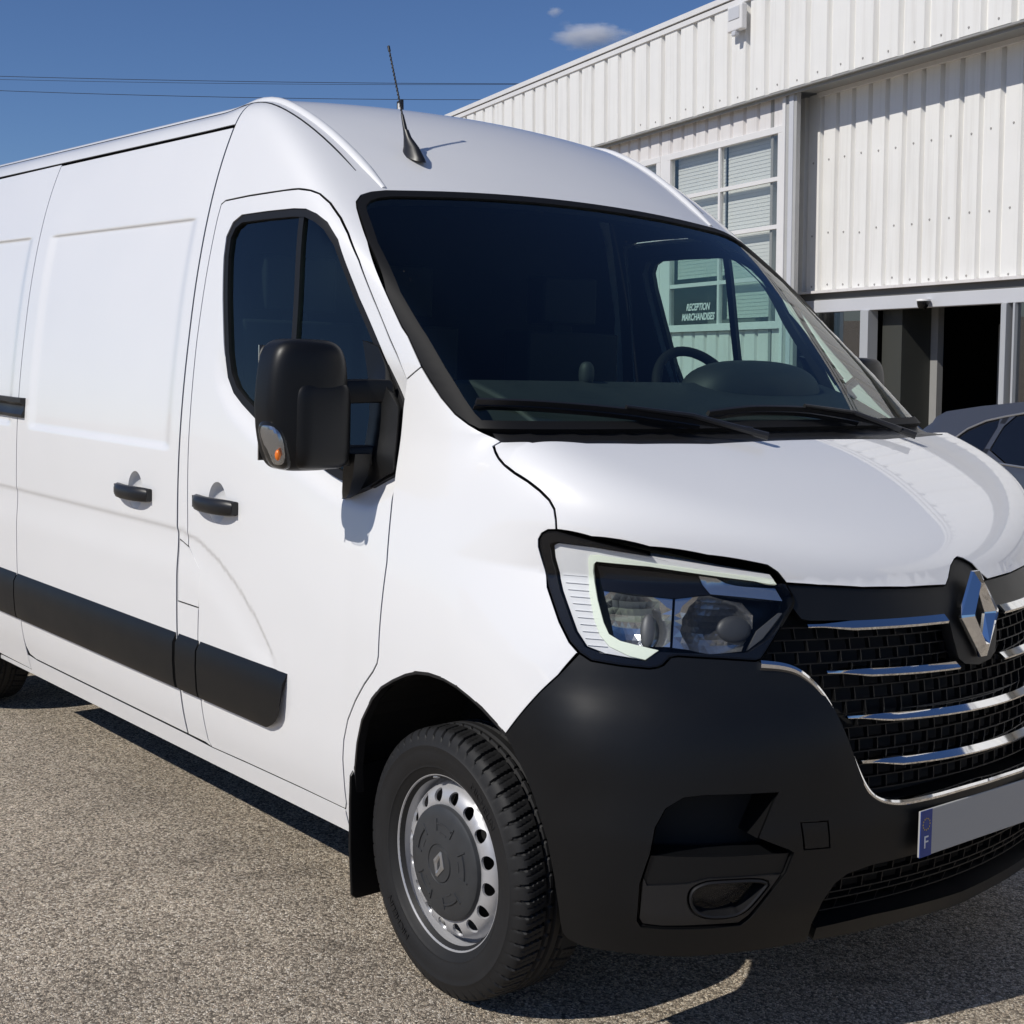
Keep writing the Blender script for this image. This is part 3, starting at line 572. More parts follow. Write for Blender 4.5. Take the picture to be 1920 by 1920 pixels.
# things fixed to the warehouse
b = MB(); b.lathe([(.001, -.075), (.03, -.070), (.052, -.045), (.060, -.010), (.060, .012)], 28, 'z')
dome = b.build('dome_camera', M['gloss_black'], None, smooth=50); dome.location = bpt(1.98, .36, 2.215); dome.rotation_euler = wh.rotation_euler
tag(dome, 'black domed camera fixed to the pale header over the entrance', 'camera')
MB().lathe([(.001, .030), (.066, .030), (.070, .022), (.070, .010), (.058, .010)], 28, 'z').box((-.03, 0, .012), (.03, .085, .03)).build('camera_mount', M['wtrim'], dome, smooth=40)
fl_ = empty('flood_light', bpt(-.82, -.002, 5.60)); fl_.rotation_euler = wh.rotation_euler; tag(fl_, 'white box floodlight high on the ribbed band near the parapet', 'lamp')
MB().box((-.15, -.13, -.15), (.15, -.045, .15)).build('lamp_housing', M['wtrim'], fl_, bevel=(.02, 3)); MB().box((-.11, -.138, -.02), (.11, -.131, .12)).build('lamp_glass', M['header'], fl_, bevel=(.003, 1)); MB().box((-.06, -.045, -.05), (.06, .0, .05)).build('wall_bracket', M['gtrim'], fl_)
MB().box((-.045, -.14, -.205), (.03, -.07, -.150)).build('motion_sensor', M['header'], fl_, bevel=(.012, 2))
def ray_pt(az_px, el_px, depth):      # a far point by its bearing from where the photographer stood
    r_ = Vector(_r) * ((az_px - 960) / 2640.68); u_ = Vector(_u) * ((960 - el_px) / 2640.68); return Vector(CAMP) + (Vector(_f) + r_ + u_) * depth
rs = empty('roof_sign', (0, 0, 0)); _c = ray_pt(751, 203, 24)
rs.location = _c; rs.rotation_euler = wh.rotation_euler; tag(rs, 'small white panel in a black frame standing on the roof beyond the van', 'sign')
MB().box((-.085, -.02, -.14), (.085, .0, .10)).build('sign_panel', M['wtrim'], rs); MB().box((-.10, -.03, .10), (.10, .02, .125)).box((-.10, -.03, -.14), (-.085, .02, .10)).box((.085, -.03, -.14), (.10, .02, .10)).build('sign_frame', M['trim'], rs)
MB().tube([(0, .01, -.14), (0, .01, -1.6)], .025, 8).build('sign_post', M['gtrim'], rs)
# ------------------------------------------------------------------ parked car
M['car'] = mat('grey_car_paint', (.075, .080, .095), .32, metal=.35, coat=1.0)
M['car_glass'] = mat('dark_car_glass', (.006, .007, .010), .05, spec=.7)
car = empty('parked_car', Vector(CAMP) + bU * (-8.55) + bN * (-7.1 - .85) + Vector((0, 0, 0))); car.location.z = 0.0
cU = Vector((bU.x, bU.y, 0)).normalized(); car.rotation_euler = (0, 0, math.atan2(cU.y, cU.x)); tag(car, 'dark grey hatchback parked by the entrance, half hidden by the bonnet of the van', 'car')
side = np.array([(.02, .34), (.0, .62), (.06, .86), (.13, .98), (.20, 1.08), (.36, 1.185), (.37, 1.225), (.46, 1.272), (.78, 1.325), (1.10, 1.365), (1.40, 1.40), (1.80, 1.425), (2.15, 1.415), (2.45, 1.36), (2.80, 1.19), (3.15, 1.0), (3.60, .92), (4.05, .82), (4.25, .66), (4.30, .42), (4.27, .24), (3.84, .21), (3.82, .36), (3.74, .55), (3.6, .65), (3.45, .68), (3.30, .65), (3.16, .55), (3.08, .36), (3.06, .21), (1.24, .21), (1.22, .36), (1.14, .55), (1.0, .65), (.85, .68), (.70, .65), (.56, .55), (.48, .36), (.46, .24)])
def cw(x, z):          # half width of the car
    y = np.interp(z, [.2, .45, .75, .93, .98, 1.15, 1.30, 1.43], [.82, .87, .895, .87, .845, .76, .675, .59])
    return y - .16 * np.clip((.5 - x) / .5, 0, 1) ** 2 - .22 * np.clip((x - 3.6) / .7, 0, 1) ** 2 - .06 * np.clip((x - 2.3) / .8, 0, 1) * np.clip((z - .95) / .3, 0, 1)
def carsurf(poly, holes=(), off=0., st=.05):
    q, T = mesh2d(ccw(np.asarray(poly, float)), [np.asarray(h, float) for h in holes], st, st, .03); f = lambda x, z: cw(x, z); y = f(q[:, 0], q[:, 1]); e = .004
    N = np.stack([-(f(q[:, 0] + e, q[:, 1]) - y) / e, -np.ones(len(q)), -(f(q[:, 0], q[:, 1] + e) - y) / e], 1); N[:, [0, 2]] *= 1; N /= np.linalg.norm(N, axis=1, keepdims=True)
    s = Panel(); s.P = np.stack([q[:, 0], -y, q[:, 1]], 1) + N * off; s.N = N; fn = np.cross(s.P[T[:, 1]] - s.P[T[:, 0]], s.P[T[:, 2]] - s.P[T[:, 0]]); s.T = T if (fn * N[T[:, 0]]).sum(1).mean() > 0 else T[:, ::-1]; d_ = {}
    for t in s.T:
        for a, c in ((t[0], t[1]), (t[1], t[2]), (t[2], t[0])):
            if (c, a) in d_: del d_[(c, a)]
            else: d_[(a, c)] = 1
    s.E = list(d_.keys()); s.flange = .02; return s
qw = np.array([(.66, 1.075), (.60, 1.02), (.62, .985), (.985, .955), (1.045, 1.255), (.90, 1.225), (.76, 1.16)]); rd = np.array([(1.045, .952), (1.98, .925), (1.98, 1.335), (1.70, 1.345), (1.35, 1.318), (1.105, 1.277)]); fw_ = np.array([(2.05, .925), (3.0, .93), (2.80, 1.08), (2.45, 1.28), (2.25, 1.325), (2.05, 1.338)])
bs = carsurf(side, [inset(smooth_loop(k), -.006) for k in (qw, rd, fw_)]); put(bs, 'body_side', M['car'], car)
put(bs, 'body_side', M['car'], car, mirror=True)
for k in (qw, rd, fw_):
    s = carsurf(inset(smooth_loop(k), .002), off=-.006)
    for mi in (False, True): put(s, 'side_window', M['car_glass'], car, mirror=mi)
b = MB()
for poly in (np.array([(.985, .957), (.62, .986), (.60, 1.02), (.66, 1.075), (.76, 1.16), (.90, 1.225), (1.05, 1.262), (1.35, 1.322), (1.70, 1.349), (2.05, 1.342)]), np.array([(1.0, .955), (1.5, .938), (2.0, .924), (3.0, .929)])):
    pts = [(x, -float(cw(x, z)) - .002, z) for x, z in poly]
    b.tube(pts, .008, 6)
b.build('window_trim', M['alu'], car, smooth=40)
b = MB(); [b.prism([(x0, z0), (x0 + .05, z0), (x1 + .05, z1), (x1, z1)], lambda p, k=0: (p[0], -float(cw(p[0], p[1])) - .002, p[1]), lambda p: (p[0], -float(cw(p[0], p[1])) + .01, p[1])) for x0, z0, x1, z1 in ((.985, .955, 1.045, 1.262),)]; b.build('quarter_pillar', M['trim'], car)
b = MB(); V = []; n = 9
for x, z in side[:20]:
    hw = float(cw(x, z))
    for k in range(n):
        t = -1 + 2 * k / (n - 1); V.append((x, hw * t, z + .035 * (1 - t * t) * (1 if z > 1.2 else .4)))
b.add(V, [(i * n + k, i * n + k + 1, (i + 1) * n + k + 1, (i + 1) * n + k) for i in range(19) for k in range(n - 1)])
b.build('body_top', M['car'], car, smooth=40)
gl = MB(); V = []
for x, z in ((.13, .995), (.19, 1.075), (.345, 1.18)): V += [(x - .008, y, z + .012) for y in np.linspace(-.58, .58, 7)]
gl.add(V, [(i * 7 + k, i * 7 + k + 1, (i + 1) * 7 + k + 1, (i + 1) * 7 + k) for i in range(2) for k in range(6)]); gl.build('rear_window', M['car_glass'], car)
gl = MB(); V = []
for x, z in ((2.52, 1.335), (2.80, 1.215), (3.10, 1.045)): V += [(x + .012, y, z + .03) for y in np.linspace(-.56, .56, 7)]
gl.add(V, [(i * 7 + k, i * 7 + k + 1, (i + 1) * 7 + k + 1, (i + 1) * 7 + k) for i in range(2) for k in range(6)]); gl.build('windscreen', M['car_glass'], car)
b = MB(); b.prism([(.30, 1.205), (.33, 1.245), (.50, 1.292), (.50, 1.262)], lambda p: (p[0], -.60, p[1]), lambda p: (p[0], .60, p[1])); b.build('roof_spoiler', M['car'], car, bevel=(.006, 2))
MB().box((.5, -.62, .20), (4.2, .62, .40)).build('floor', M['under'], car)
for x in (.85, 3.45):
    for sg in (-1, 1):
        b = MB(); b.lathe([(.20, -.07), (.24, -.10), (.29, -.10), (.315, -.085), (.32, 0), (.315, .085), (.29, .10), (.2, .10)], 40); b.lathe([(.205, -.075), (.19, -.06), (.05, -.07), (.001, -.07)], 40, mi=1)
        w_ = b.build('wheel', [M['rubber'], M['silver']], car, smooth=40); w_.location = (x, sg * .76, .32); w_.rotation_euler = (0, 0, 0 if sg < 0 else math.pi)
# ------------------------------------------------------------------ overhead wires and the cloud
M['wire'] = mat('power_cable', (.012, .013, .016), .6)
for lab, e0, sag in (('upper pair, higher one', (143, 153, 157), 0), ('upper pair, lower one', (149, 157, 158.5), 0), ('lone', (170, 183, 187), 0)):
    cpx = np.polyfit([0, 470, 945], e0, 2); pts = []
    for q in np.linspace(-1500, 1500, 40):
        Q = ray_pt(q, float(np.polyval(cpx, np.clip(q, -400, 1200)) + 0), 60); pts.append(Q)
    pts = [pts[0] + (pts[0] - pts[1]).normalized() * 90] + pts + [pts[-1] + (pts[-1] - pts[-2]).normalized() * 60]
    o = MB().tube([tuple(p_) for p_ in pts], .0125 if lab != 'upper pair, lower one' else .009, 5).build('power_line', M['wire'], smooth=60)
    tag(o, {'upper pair, higher one': 'thin dark cable across the blue sky, uppermost of the three', 'upper pair, lower one': 'thin dark cable across the blue sky, just under the uppermost one', 'lone': 'thin dark cable across the blue sky, lowest, touching the van roof'}[lab], 'cable', 'overhead cables')
def cloud_mat():
    m = bpy.data.materials.new('cloud_vapour'); m.use_nodes = True; t = m.node_tree; t.nodes.clear(); N = t.nodes.new; Lk = t.links.new
    o = N('ShaderNodeOutputMaterial'); v = N('ShaderNodeVolumePrincipled'); v.inputs['Color'].default_value = (.98, .98, 1, 1); v.inputs['Anisotropy'].default_value = -.15
    tc = N('ShaderNodeTexCoord'); n = N('ShaderNodeTexNoise'); n.inputs['Scale'].default_value = 2.1; n.inputs['Detail'].default_value = 7; n.inputs['Roughness'].default_value = .62
    Lk(tc.outputs['Object'], n.inputs['Vector']); ln = N('ShaderNodeVectorMath'); ln.operation = 'LENGTH'; Lk(tc.outputs['Object'], ln.inputs[0])
    mr = N('ShaderNodeMapRange'); mr.inputs['From Min'].default_value = .25; mr.inputs['From Max'].default_value = 1.0; mr.inputs['To Min'].default_value = .20; mr.inputs['To Max'].default_value = -.40; Lk(ln.outputs['Value'], mr.inputs['Value'])
    ad = N('ShaderNodeMath'); ad.operation = 'ADD'; Lk(n.outputs['Fac'], ad.inputs[0]); Lk(mr.outputs[0], ad.inputs[1])
    m2 = N('ShaderNodeMapRange'); m2.inputs['From Min'].default_value = .40; m2.inputs['From Max'].default_value = .66; m2.inputs['To Min'].default_value = 0; m2.inputs['To Max'].default_value = .11; Lk(ad.outputs[0], m2.inputs['Value'])
    Lk(m2.outputs[0], v.inputs['Density']); Lk(v.outputs[0], o.inputs['Volume']); return m
def blob(name, centre, sc, rot, label):
    b = MB(); b.lathe([(math.sin(t), -math.cos(t)) for t in np.linspace(.001, math.pi - .001, 17)], 32, 'z'); o = b.build(name, M['cloud'], None, smooth=90)
    o.location = centre; o.scale = sc; o.rotation_euler = (0, 0, rot); return tag(o, label, 'cloud')
M['cloud'] = cloud_mat()
_az = math.atan2(_r[1], _r[0])
blob('cloud', ray_pt(1104, 66, 900), (38, 18, 13), _az, 'small pale cloud in the blue sky left of the parapet')
blob('cloud', ray_pt(1040, 22, 900), (8, 6, 5), _az, 'faint wisp of cloud above the small pale cloud')

# ------------------------------------------------------------------ across the yard, behind the photographer: met only as a reflection
M['shed'] = mat('dark_shed_wall', (.10, .105, .115), .6, var=(.6, .2)); M['shed_roof'] = mat('shed_roof', (.16, .16, .17), .6, var=(.5, .15))
sh_ = empty('yard_shed', (-6, -46, 0)); sh_.rotation_euler = (0, 0, R(4)); tag(sh_, 'long low dark shed across the yard, mirrored in the side window of the van', 'building')
MB().box((-42, -9, 0), (34, 0, 5.2)).build('wall', M['shed'], sh_); b = MB(); b.prism([(.7, 5.1), (-4.5, 6.6), (-9.7, 5.1), (-9.7, 5.2), (-4.5, 6.75), (.7, 5.22)], lambda p: (-43, p[0], p[1]), lambda p: (35, p[0], p[1])); b.build('roof', M['shed_roof'], sh_)
for k in range(9): MB().box((-38 + 8 * k, -.02, 0), (-34.2 + 8 * k, .03, 4.0)).build('door', M['gtrim'], sh_)
# ------------------------------------------------------------------ the van
WB = 3.57
van = empty('cargo_van'); tag(van, 'white high-roofed panel van with black bumper and chrome grille, parked in the foreground', 'van')
def both(s, name, m, label=None, parents=None, **k):
    a = put(s, name, m, parents[0] if parents else van, **k); b = put(s, name, m, parents[1] if parents else van, mirror=True, **k)
    return a, b
def pts3(A): return np.asarray(A, float)
# --- fixed cab shell: roof front, brow, pillars, cant rails (one pressing)
zs = lambda z, x: P_side([(x, z)])[0]
right = [zs(.346, -1.39)] + [zs(.346, -1.27)] + list(DOORREAR[10:3:-1]) + list(DOORREAR[3::-1])[0:] + list(DOORTOP[1:-1]) + [DOORFRONT[0]] + list(WSL[9::-1])
right = pts3(right)
brow = P_ws(np.stack([np.linspace(-.60, .60, 13), 2.078 - .03 * (np.linspace(-.60, .60, 13) / .69) ** 2], 1))
loop = np.concatenate([right, brow, (right * MIR)[::-1]])
shell_loop = par('tube', loop)
# rear edge of the shell is the plane x=-1.39: close the loop over the roof
back = np.stack([np.full(41, -1.39), np.linspace(shell_loop[-1, 1], shell_loop[0, 1], 41)], 1)[1:-1]
FLAPP = par('tube', P_side([(-1.383, .985), (-1.318, .967), (-1.236, .905), (-1.240, .788), (-1.383, .788)]))
shell = surf('tube', np.concatenate([shell_loop, back]), holes=[FLAPP], step=(.03, .016), gap=.0022)
put(shell, 'cab_shell', M['paint'], van)
s = surf('tube', FLAPP, gap=.002); s.P += s.N * .001; put(s, 'fuel_flap', M['paint'], van)
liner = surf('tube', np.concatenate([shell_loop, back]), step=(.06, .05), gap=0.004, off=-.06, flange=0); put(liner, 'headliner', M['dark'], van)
# --- load-bay roof
pr = par('tube', P_side([(-1.39, 2.29), (-4.69, 2.28)]))
ph = pr[0, 1]
roof = surf('tube', [(-1.395, -ph), (-1.395, ph), (-4.70, ph), (-4.70, -ph)], step=(.06, .02), gap=.0015); put(roof, 'load_bay_roof', M['paint'], van)
for sg in (-1, 1):
    for (y0, prof, nm, m_, lift) in ((.703, [(-.020, -.004), (-.013, .006), (-.004, .011), (.005, .011), (.013, .006), (.020, -.004)], 'roof_rib', M['paint'], 0), (.7475, [(-.004, -.004), (-.003, .0012), (.003, .0012), (.004, -.004)], 'roof_joint', M['seal'], 0)):
        xe = {.703: -.735, .775: -1.02, .7475: -.815}[y0]; xs = np.linspace(-4.6, xe, 90); yy = y0 - .012 * sst(-1.5, -.72, xs) * 1.0
        P = P_tube(np.stack([xs, np.arctan2(-sg * yy, Zr(xs, yy) - 1.3)], 1)); N = normal(P); T = np.gradient(P, axis=0); T /= np.linalg.norm(T, axis=1, keepdims=True); B = np.cross(T, N)
        MB().sweep(P, B, N, prof, scale=np.interp(xs, [-4.6, xe - .10, xe], [1, 1, .45])).build(nm, m_, van, smooth=60)
# --- sliding door (right) and matching fixed panel (left)
sl = [(-1.394, .346), (-1.394, 2.283), (-2.79, 2.28), (-2.79, .43), (-2.785, .39), (-2.76, .358), (-2.70, .348)]
def oval(x, z, rx=.052, rz=.060): return np.array([(x + rx * math.cos(t), z + .006 + rz * math.sin(t)) for t in np.linspace(0, 2 * math.pi, 32, endpoint=False)])
H1, H2 = (-1.705, 1.106), (-1.132, 1.120)
sdoor = surf('side', sl, holes=[oval(*H1)], step=(.018, .0085), gap=.0035)
door_s, fixed_panel = both(sdoor, 'sliding_door', M['paint'])
# --- rear quarter with wheel arch
arc = [( -WB + .425 * math.cos(t), .345 + .425 * math.sin(t)) for t in np.linspace(math.pi, 0, 15)]
arc = [(a, b) for a, b in arc]
rq = [(-2.79, .29), (-2.79, 2.285), (-4.69, 2.275), (-4.69, .45), arc[0]] + arc[1:] + [(-3.146, .292)]
rear = surf('side', rq, step=(.024, .0095), gap=.0022); both(rear, 'rear_side_panel', M['paint'])
# --- sills
sill = surf('side', [(-.458, .350), (-.70, .348), (-1.0, .343), (-1.24, .337), (-1.40, .340), (-2.70, .343), (-2.79, .35), (-2.79, .288), (-3.14, .286), (-3.15, .268), (-.452, .283)], step=(.03, .015), gap=.001)
both(sill, 'sill', M['paint'])
# --- front door
door_loop = par('side', np.concatenate([DOORREAR, DOORFRONT[::-1][1:], DOORTOP[::-1][1:-1]]))
win_loop = par('side', WIN)
win_glass_only = par('side', np.concatenate([WIN[:19], [P_side([(-.335, 1.53)])[0], P_side([(-.45, 1.246)])[0]], WIN[22:]]))
def scallop(P):      # the skin dips towards the window sill
    q = P[:, [0, 2]]; d = segdist(q, ccw(win_loop)); return np.where(P[:, 2] < 1.62, -.016 * (1 - sst(.0, .075, d)) * sst(1.62, 1.45, P[:, 2]), 0)
fd = surf('side', door_loop, holes=[win_loop, oval(*H2)], step=(.020, .0095), gap=.0028, dens=.014)
def renorm(s):
    acc = np.zeros_like(s.P); fn = np.cross(s.P[s.T[:, 1]] - s.P[s.T[:, 0]], s.P[s.T[:, 2]] - s.P[s.T[:, 0]])
    for k in range(3): np.add.at(acc, s.T[:, k], fn)
    s.N = acc / np.maximum(np.linalg.norm(acc, axis=1, keepdims=True), 1e-9)
sc = scallop(fd.P); fd.P = fd.P + fd.N * sc[:, None]
old = fd.N.copy(); renorm(fd); k = (np.abs(sc) < 1e-5)[:, None]; fd.N = np.where(k, old, fd.N)
door_r, door_l = both(fd, 'front_door', M['paint'])
trim = surf('side', door_loop, holes=[inset(win_loop, .012)], step=(.05, .05), gap=.012, off=-.055, flange=0)
for d, mi in ((door_r, False), (door_l, True)): put(trim, 'door_trim', M['dark'], d, mirror=mi)
seal = surf('side', inset(win_loop, -.004), holes=[inset(win_loop, .020)], step=(.012, .012), gap=0, off=-.004, flange=.02, dens=.012)
glass = surf('side', inset(win_loop, .016), step=(.04, .04), gap=0, off=-.014, flange=0)
for d, mi in ((door_r, False), (door_l, True)):
    put(seal, 'window_seal', M['seal'], d, mirror=mi); put(glass, 'window_glass', M['side_glass'], d, mirror=mi)
    b = MB(); zz = np.linspace(1.265, 1.985, 14); P = P_side(np.stack([np.interp(zz, [1.265, 1.985], [-.768, -.838]), zz], 1)); N = normal(P)
    if mi: P = P * MIR; N = N * MIR
    b.sweep(P - N * .012, [(1, 0, 0)] * len(P), N, [(-.013, -.01), (.013, -.01), (.013, .006), (-.013, .006)]).build('window_divider', M['seal'], d)
# --- fender
fl = np.concatenate([DOORFRONT, [P_side([(-.452, .284)])[0], P_side([(-.400, .30)])[0], P_side([(-.386, .40)])[0]], ARCH, BUMPTOP[1:], HL[8:2:-1], HL[2::-1], HOODGAP[::-1][1:-1], WSL[15:8:-1]])
fend = surf('side', par('side', fl), step=(.02, .02), gap=.0026, dens=.014); both(fend, 'front_fender', M['paint'])
# arch lip, liner and mud flap
archline = np.concatenate([[P_side([(-.400, .30)])[0], P_side([(-.386, .40)])[0]], ARCH])
def place_liner(cx, r, mi, wide=.37):
    b = MB(); a = np.linspace(-.25, math.pi + .25, 30); s = -1 if not mi else 1
    V = []; Fc = []
    for t in a:
        for y in (.935, .60): V.append((cx + r * math.cos(t), s * y, .36 + r * math.sin(t)))
    for i in range(len(a) - 1): Fc.append((2 * i, 2 * i + 1, 2 * i + 3, 2 * i + 2))
    b.add(V, Fc); n = len(a)
    a2 = a[(a > .12) & (a < math.pi - .12)]; n = len(a2); b.add([(cx + r * math.cos(t), s * .60, .36 + r * math.sin(t)) for t in a2] + [(cx, s * .60, .46)], [(i, i + 1, n) for i in range(n - 1)])
    return b.build('wheel_well', M['under'], van)
for mi in (False, True):
    place_liner(-.03, .445, mi); place_liner(-WB, .445, mi)
    N = normal(archline); P = archline.copy()
    if mi: P = P * MIR; N = N * MIR
    T = np.gradient(P, axis=0); T /= np.linalg.norm(T, axis=1, keepdims=True); B = np.cross(N, T)
    MB().sweep(P - N * .004, N, B, [(.004, -.004), (.004, .004), (-.02, .004), (-.02, -.004)]).build('arch_edge', M['trim'], van, smooth=40)
    sg = 1 if not mi else -1
    fp = [(-.985, .492), (-1.000, .470), (-1.000, .40), (-.995, .26), (-.985, .135), (-.970, .122), (-.80, .122), (-.775, .14), (-.775, .515)]
    b = MB(); b.prism(fp, lambda p: (-.385 + .03 * (p[1] - .5), sg * p[0], p[1]), lambda p: (-.376 + .03 * (p[1] - .5), sg * p[0], p[1]))
    b.build('mud_flap', M['plastic'], van, bevel=(.003, 2))
# --- windscreen
top_y = np.linspace(-.60, .60, 13)
wr = np.concatenate([par('ws', WSL)[:14], [(-.893, 1.411)]])
wl = np.concatenate([wr[::-1] * [-1, 1], np.stack([top_y[::-1] * -1, 2.078 - .03 * (top_y / .69) ** 2], 1)[::-1] * [-1, 1]])
loopw = np.concatenate([wr, wl * 1])
def ws_loop():
    r = wr[::-1]                                   # bottom right corner -> top
    t = np.stack([top_y, 2.078 - .03 * (top_y / .69) ** 2], 1)
    l = (wr * [-1, 1])                             # top -> bottom on the left
    return np.concatenate([r, t, l])
WSLOOP = ws_loop()
wseal = surf('ws', inset(WSLOOP, .001), holes=[inset(WSLOOP, .020)], step=(.012, .012), gap=0, off=.0035, flange=.03, dens=.012)
wind = put(wseal, 'windscreen', M['frit'], van)
g = surf('ws', inset(WSLOOP, .016), step=(.035, .03), gap=0, off=-.002, flange=0); put(g, 'windscreen_glass', M['glass'], wind)
# --- cowl below the glass
yy = np.linspace(-.875, .875, 31)
fr = np.stack([np.interp(np.abs(yy), np.abs(HOODREAR[::-1, 1]), HOODREAR[::-1, 0]) + .02, yy], 1)
rb = np.stack([P_ws(np.stack([yy, 0 * yy + 1.414], 1))[:, 0] - .01, yy], 1)
cowl = surf('top', np.concatenate([fr, rb[::-1]]), step=(.03, .03), gap=0, off=-.012, flange=.03); put(cowl, 'cowl', M['trim'], van)
# --- bonnet
hr = HOODREAR
hl = np.concatenate([hr[::-1], HOODGAP[1:], HLTOP[1:], HOODFRONT[1:-1], [HOODFRONT[-1] * [1, 0, 1]]])
hl = np.concatenate([hl, (hl[:-1] * MIR)[::-1]])
hood = surf('ball', par('ball', hl), step=(.02, .02), gap=.0032, dens=.014, flange=.025); put(hood, 'bonnet', M['paint'], van)
# --- bumper
half = np.concatenate([BUMPTOP[:-1], HL[8:19], CHROME]); cen = half[-1] * [1, 0, 1]
lowhalf = np.concatenate([[LOWTOP[-1] * [1, 0, 1]], LOWTOP[-2::-1], BUMPBOT[::-1], BUMPARCH[-2:0:-1]])
bl = np.concatenate([half[:-1], [cen], (half[:-1] * MIR)[::-1], (lowhalf[1:] * MIR)[::-1], lowhalf[0:1], lowhalf[1:]])
fog_all = par('wrap', FOGALL); tow = par('wrap', TOW)
fog_l = fog_all * [-1, 1]
bump = surf('wrap', par('wrap', bl), holes=[fog_all, fog_l, tow], step=(.022, .018), gap=.002, offfn=lambda P: .003 + .013 * sst(.90, .765, P[:, 2]) * sst(.56, .745, P[:, 2]) * sst(.30, .50, P[:, 0]) * sst(.33, .52, np.abs(P[:, 1])), dens=.014, flange=.022); renorm(bump)
bumper = put(bump, 'front_bumper', M['plastic'], van)
s = surf('wrap', tow, gap=.0015, off=.0035, flange=.01); put(s, 'tow_cover', M['plastic'], bumper)
def walls(kind, loop, o0, o1, name, m, parent, mi=False):
    L = densify(ccw(loop), .02); P = PAR[kind](L); N = normal(P); k = len(L)
    V = np.concatenate([P + N * o0, P + N * o1]);
    if mi: V = V * MIR
    return MB().add(V, [(i, (i + 1) % k, k + (i + 1) % k, k + i) for i in range(k)]).build(name, m, parent, smooth=40)
ledge = par('wrap', FOGALL)[[0] + list(range(7, 19))]
ledge = np.concatenate([[par('wrap', FOGLEDGE)[0]], par('wrap', FOGLEDGE)[5:4:-1], par('wrap', FOGALL)[8:19]])
eye = par('wrap', FOGEYE); eye = smooth_loop(eye, 2)
for mi in (False, True):
    walls('wrap', fog_all, 0, -.11, 'bumper_recess', M['mesh'], bumper, mi)
    s = surf('wrap', inset(fog_all, -.004), gap=0, off=-.10, flange=0); put(s, 'recess_back', M['under'], bumper, mirror=mi)
    s = surf('wrap', ledge, holes=[eye], gap=.002, off=-.006, flange=.075, step=(.02, .02)); fg = put(s, 'fog_lamp', M['plastic'], van, mirror=mi)
    s = surf('wrap', inset(par('wrap', FOGPANEL), -.001), holes=[inset(eye, -.004)], gap=.0, off=-.001, flange=.012, step=(.02, .02)); put(s, 'fog_frame', M['trim'], fg, mirror=mi)
    ring = densify(ccw(inset(eye, .003)), .006); Pr = PAR['wrap'](ring); Nr = normal(Pr); Tr = np.roll(Pr, -1, 0) - np.roll(Pr, 1, 0); Tr /= np.linalg.norm(Tr, axis=1, keepdims=True); Br = np.cross(Tr, Nr)
    Pr = np.concatenate([Pr, Pr[:1]]); Nr = np.concatenate([Nr, Nr[:1]]); Br = np.concatenate([Br, Br[:1]])
    b = MB(); b.sweep(Pr, Br, Nr, [(-.003, -.03), (-.0035, .001), (0, .0035), (.0035, .001), (.003, -.03)], cap=False)
    if mi: b.v = [(x, -y, z) for x, y, z in b.v]
    b.build('fog_ring', M['seal'], fg, smooth=50)
    s = surf('wrap', eye, gap=-.002, off=-.045, flange=0); put(s, 'fog_back', M['gloss_black'], fg, mirror=mi)
    s = surf('wrap', eye, gap=.003, off=-.020, flange=0); put(s, 'fog_lens', M['lens'], fg, mirror=mi)
# --- lower opening, its mesh, and the lip
lt = np.concatenate([LOWTOP[:-1], [LOWTOP[-1] * [1, 0, 1]]]); lb = np.concatenate([LOWBOT[:-1], [LOWBOT[-1] * [1, 0, 1]]])
low = np.concatenate([lt, (lt[:-1] * MIR)[::-1], (lb[:-1] * MIR), lb[::-1]])
low2 = par('ws', low)
lp = np.concatenate([LIPBOT[:-1], [LIPBOT[-1] * [1, 0, 1]]])
lip = np.concatenate([lb, (lb[:-1] * MIR)[::-1], (lp[:-1] * MIR), lp[::-1]])
s = surf('wrap', par('wrap', lip), gap=.001, off=.004, flange=.05, step=(.02, .012)); put(s, 'bumper_lip', M['plastic'], van)
s = surf('ws', inset(low2, -.012), gap=0, off=-.085, flange=0); lowg = put(s, 'lower_grille', M['under'], van)
walls('ws', low2, .002, -.09, 'grille_wall', M['plastic'], lowg)
def brick(loop, zrows, dy, off, th, stag=True):
    b = MB(); ins = inset(loop, .002)
    for r, z in enumerate(zrows):
        ys = np.arange(-.72, .721, .02); k = inside(np.stack([ys, 0 * ys + z], 1), ins); run = []
        for y, q in list(zip(ys, k)) + [(0, False)]:
            if q: run.append((y, z))
            else:
                if len(run) > 2:
                    P = P_ws(run); N = normal(P); b.sweep(P + N * off, [(0, 0, 1)] * len(P), N, [(-th, -.012), (th, -.012), (th, .004), (-th, .004)])
                run = []
        if r + 1 < len(zrows):
            z1 = zrows[r + 1]; ys = np.arange(-.72, .72, dy) + (dy / 2 if (r % 2 and stag) else 0)
            q = np.stack([ys, 0 * ys + (z + z1) / 2], 1); ys = ys[inside(q, ins)]
            if len(ys) == 0: continue
            P0 = P_ws(np.stack([ys, 0 * ys + z], 1)); P1 = P_ws(np.stack([ys, 0 * ys + z1], 1))
            for a, c2 in zip(P0, P1):
                n = normal(np.stack([a, c2])); b.sweep([a + n[0] * off, c2 + n[1] * off], [(0, 1, 0)] * 2, n, [(-th, -.012), (th, -.012), (th, .003), (-th, .003)])
    return b
brick(low2, [.328, .356, .384, .412, .440, .462], .062, -.040, .0016).build('mesh_bars', M['mesh'], lowg)
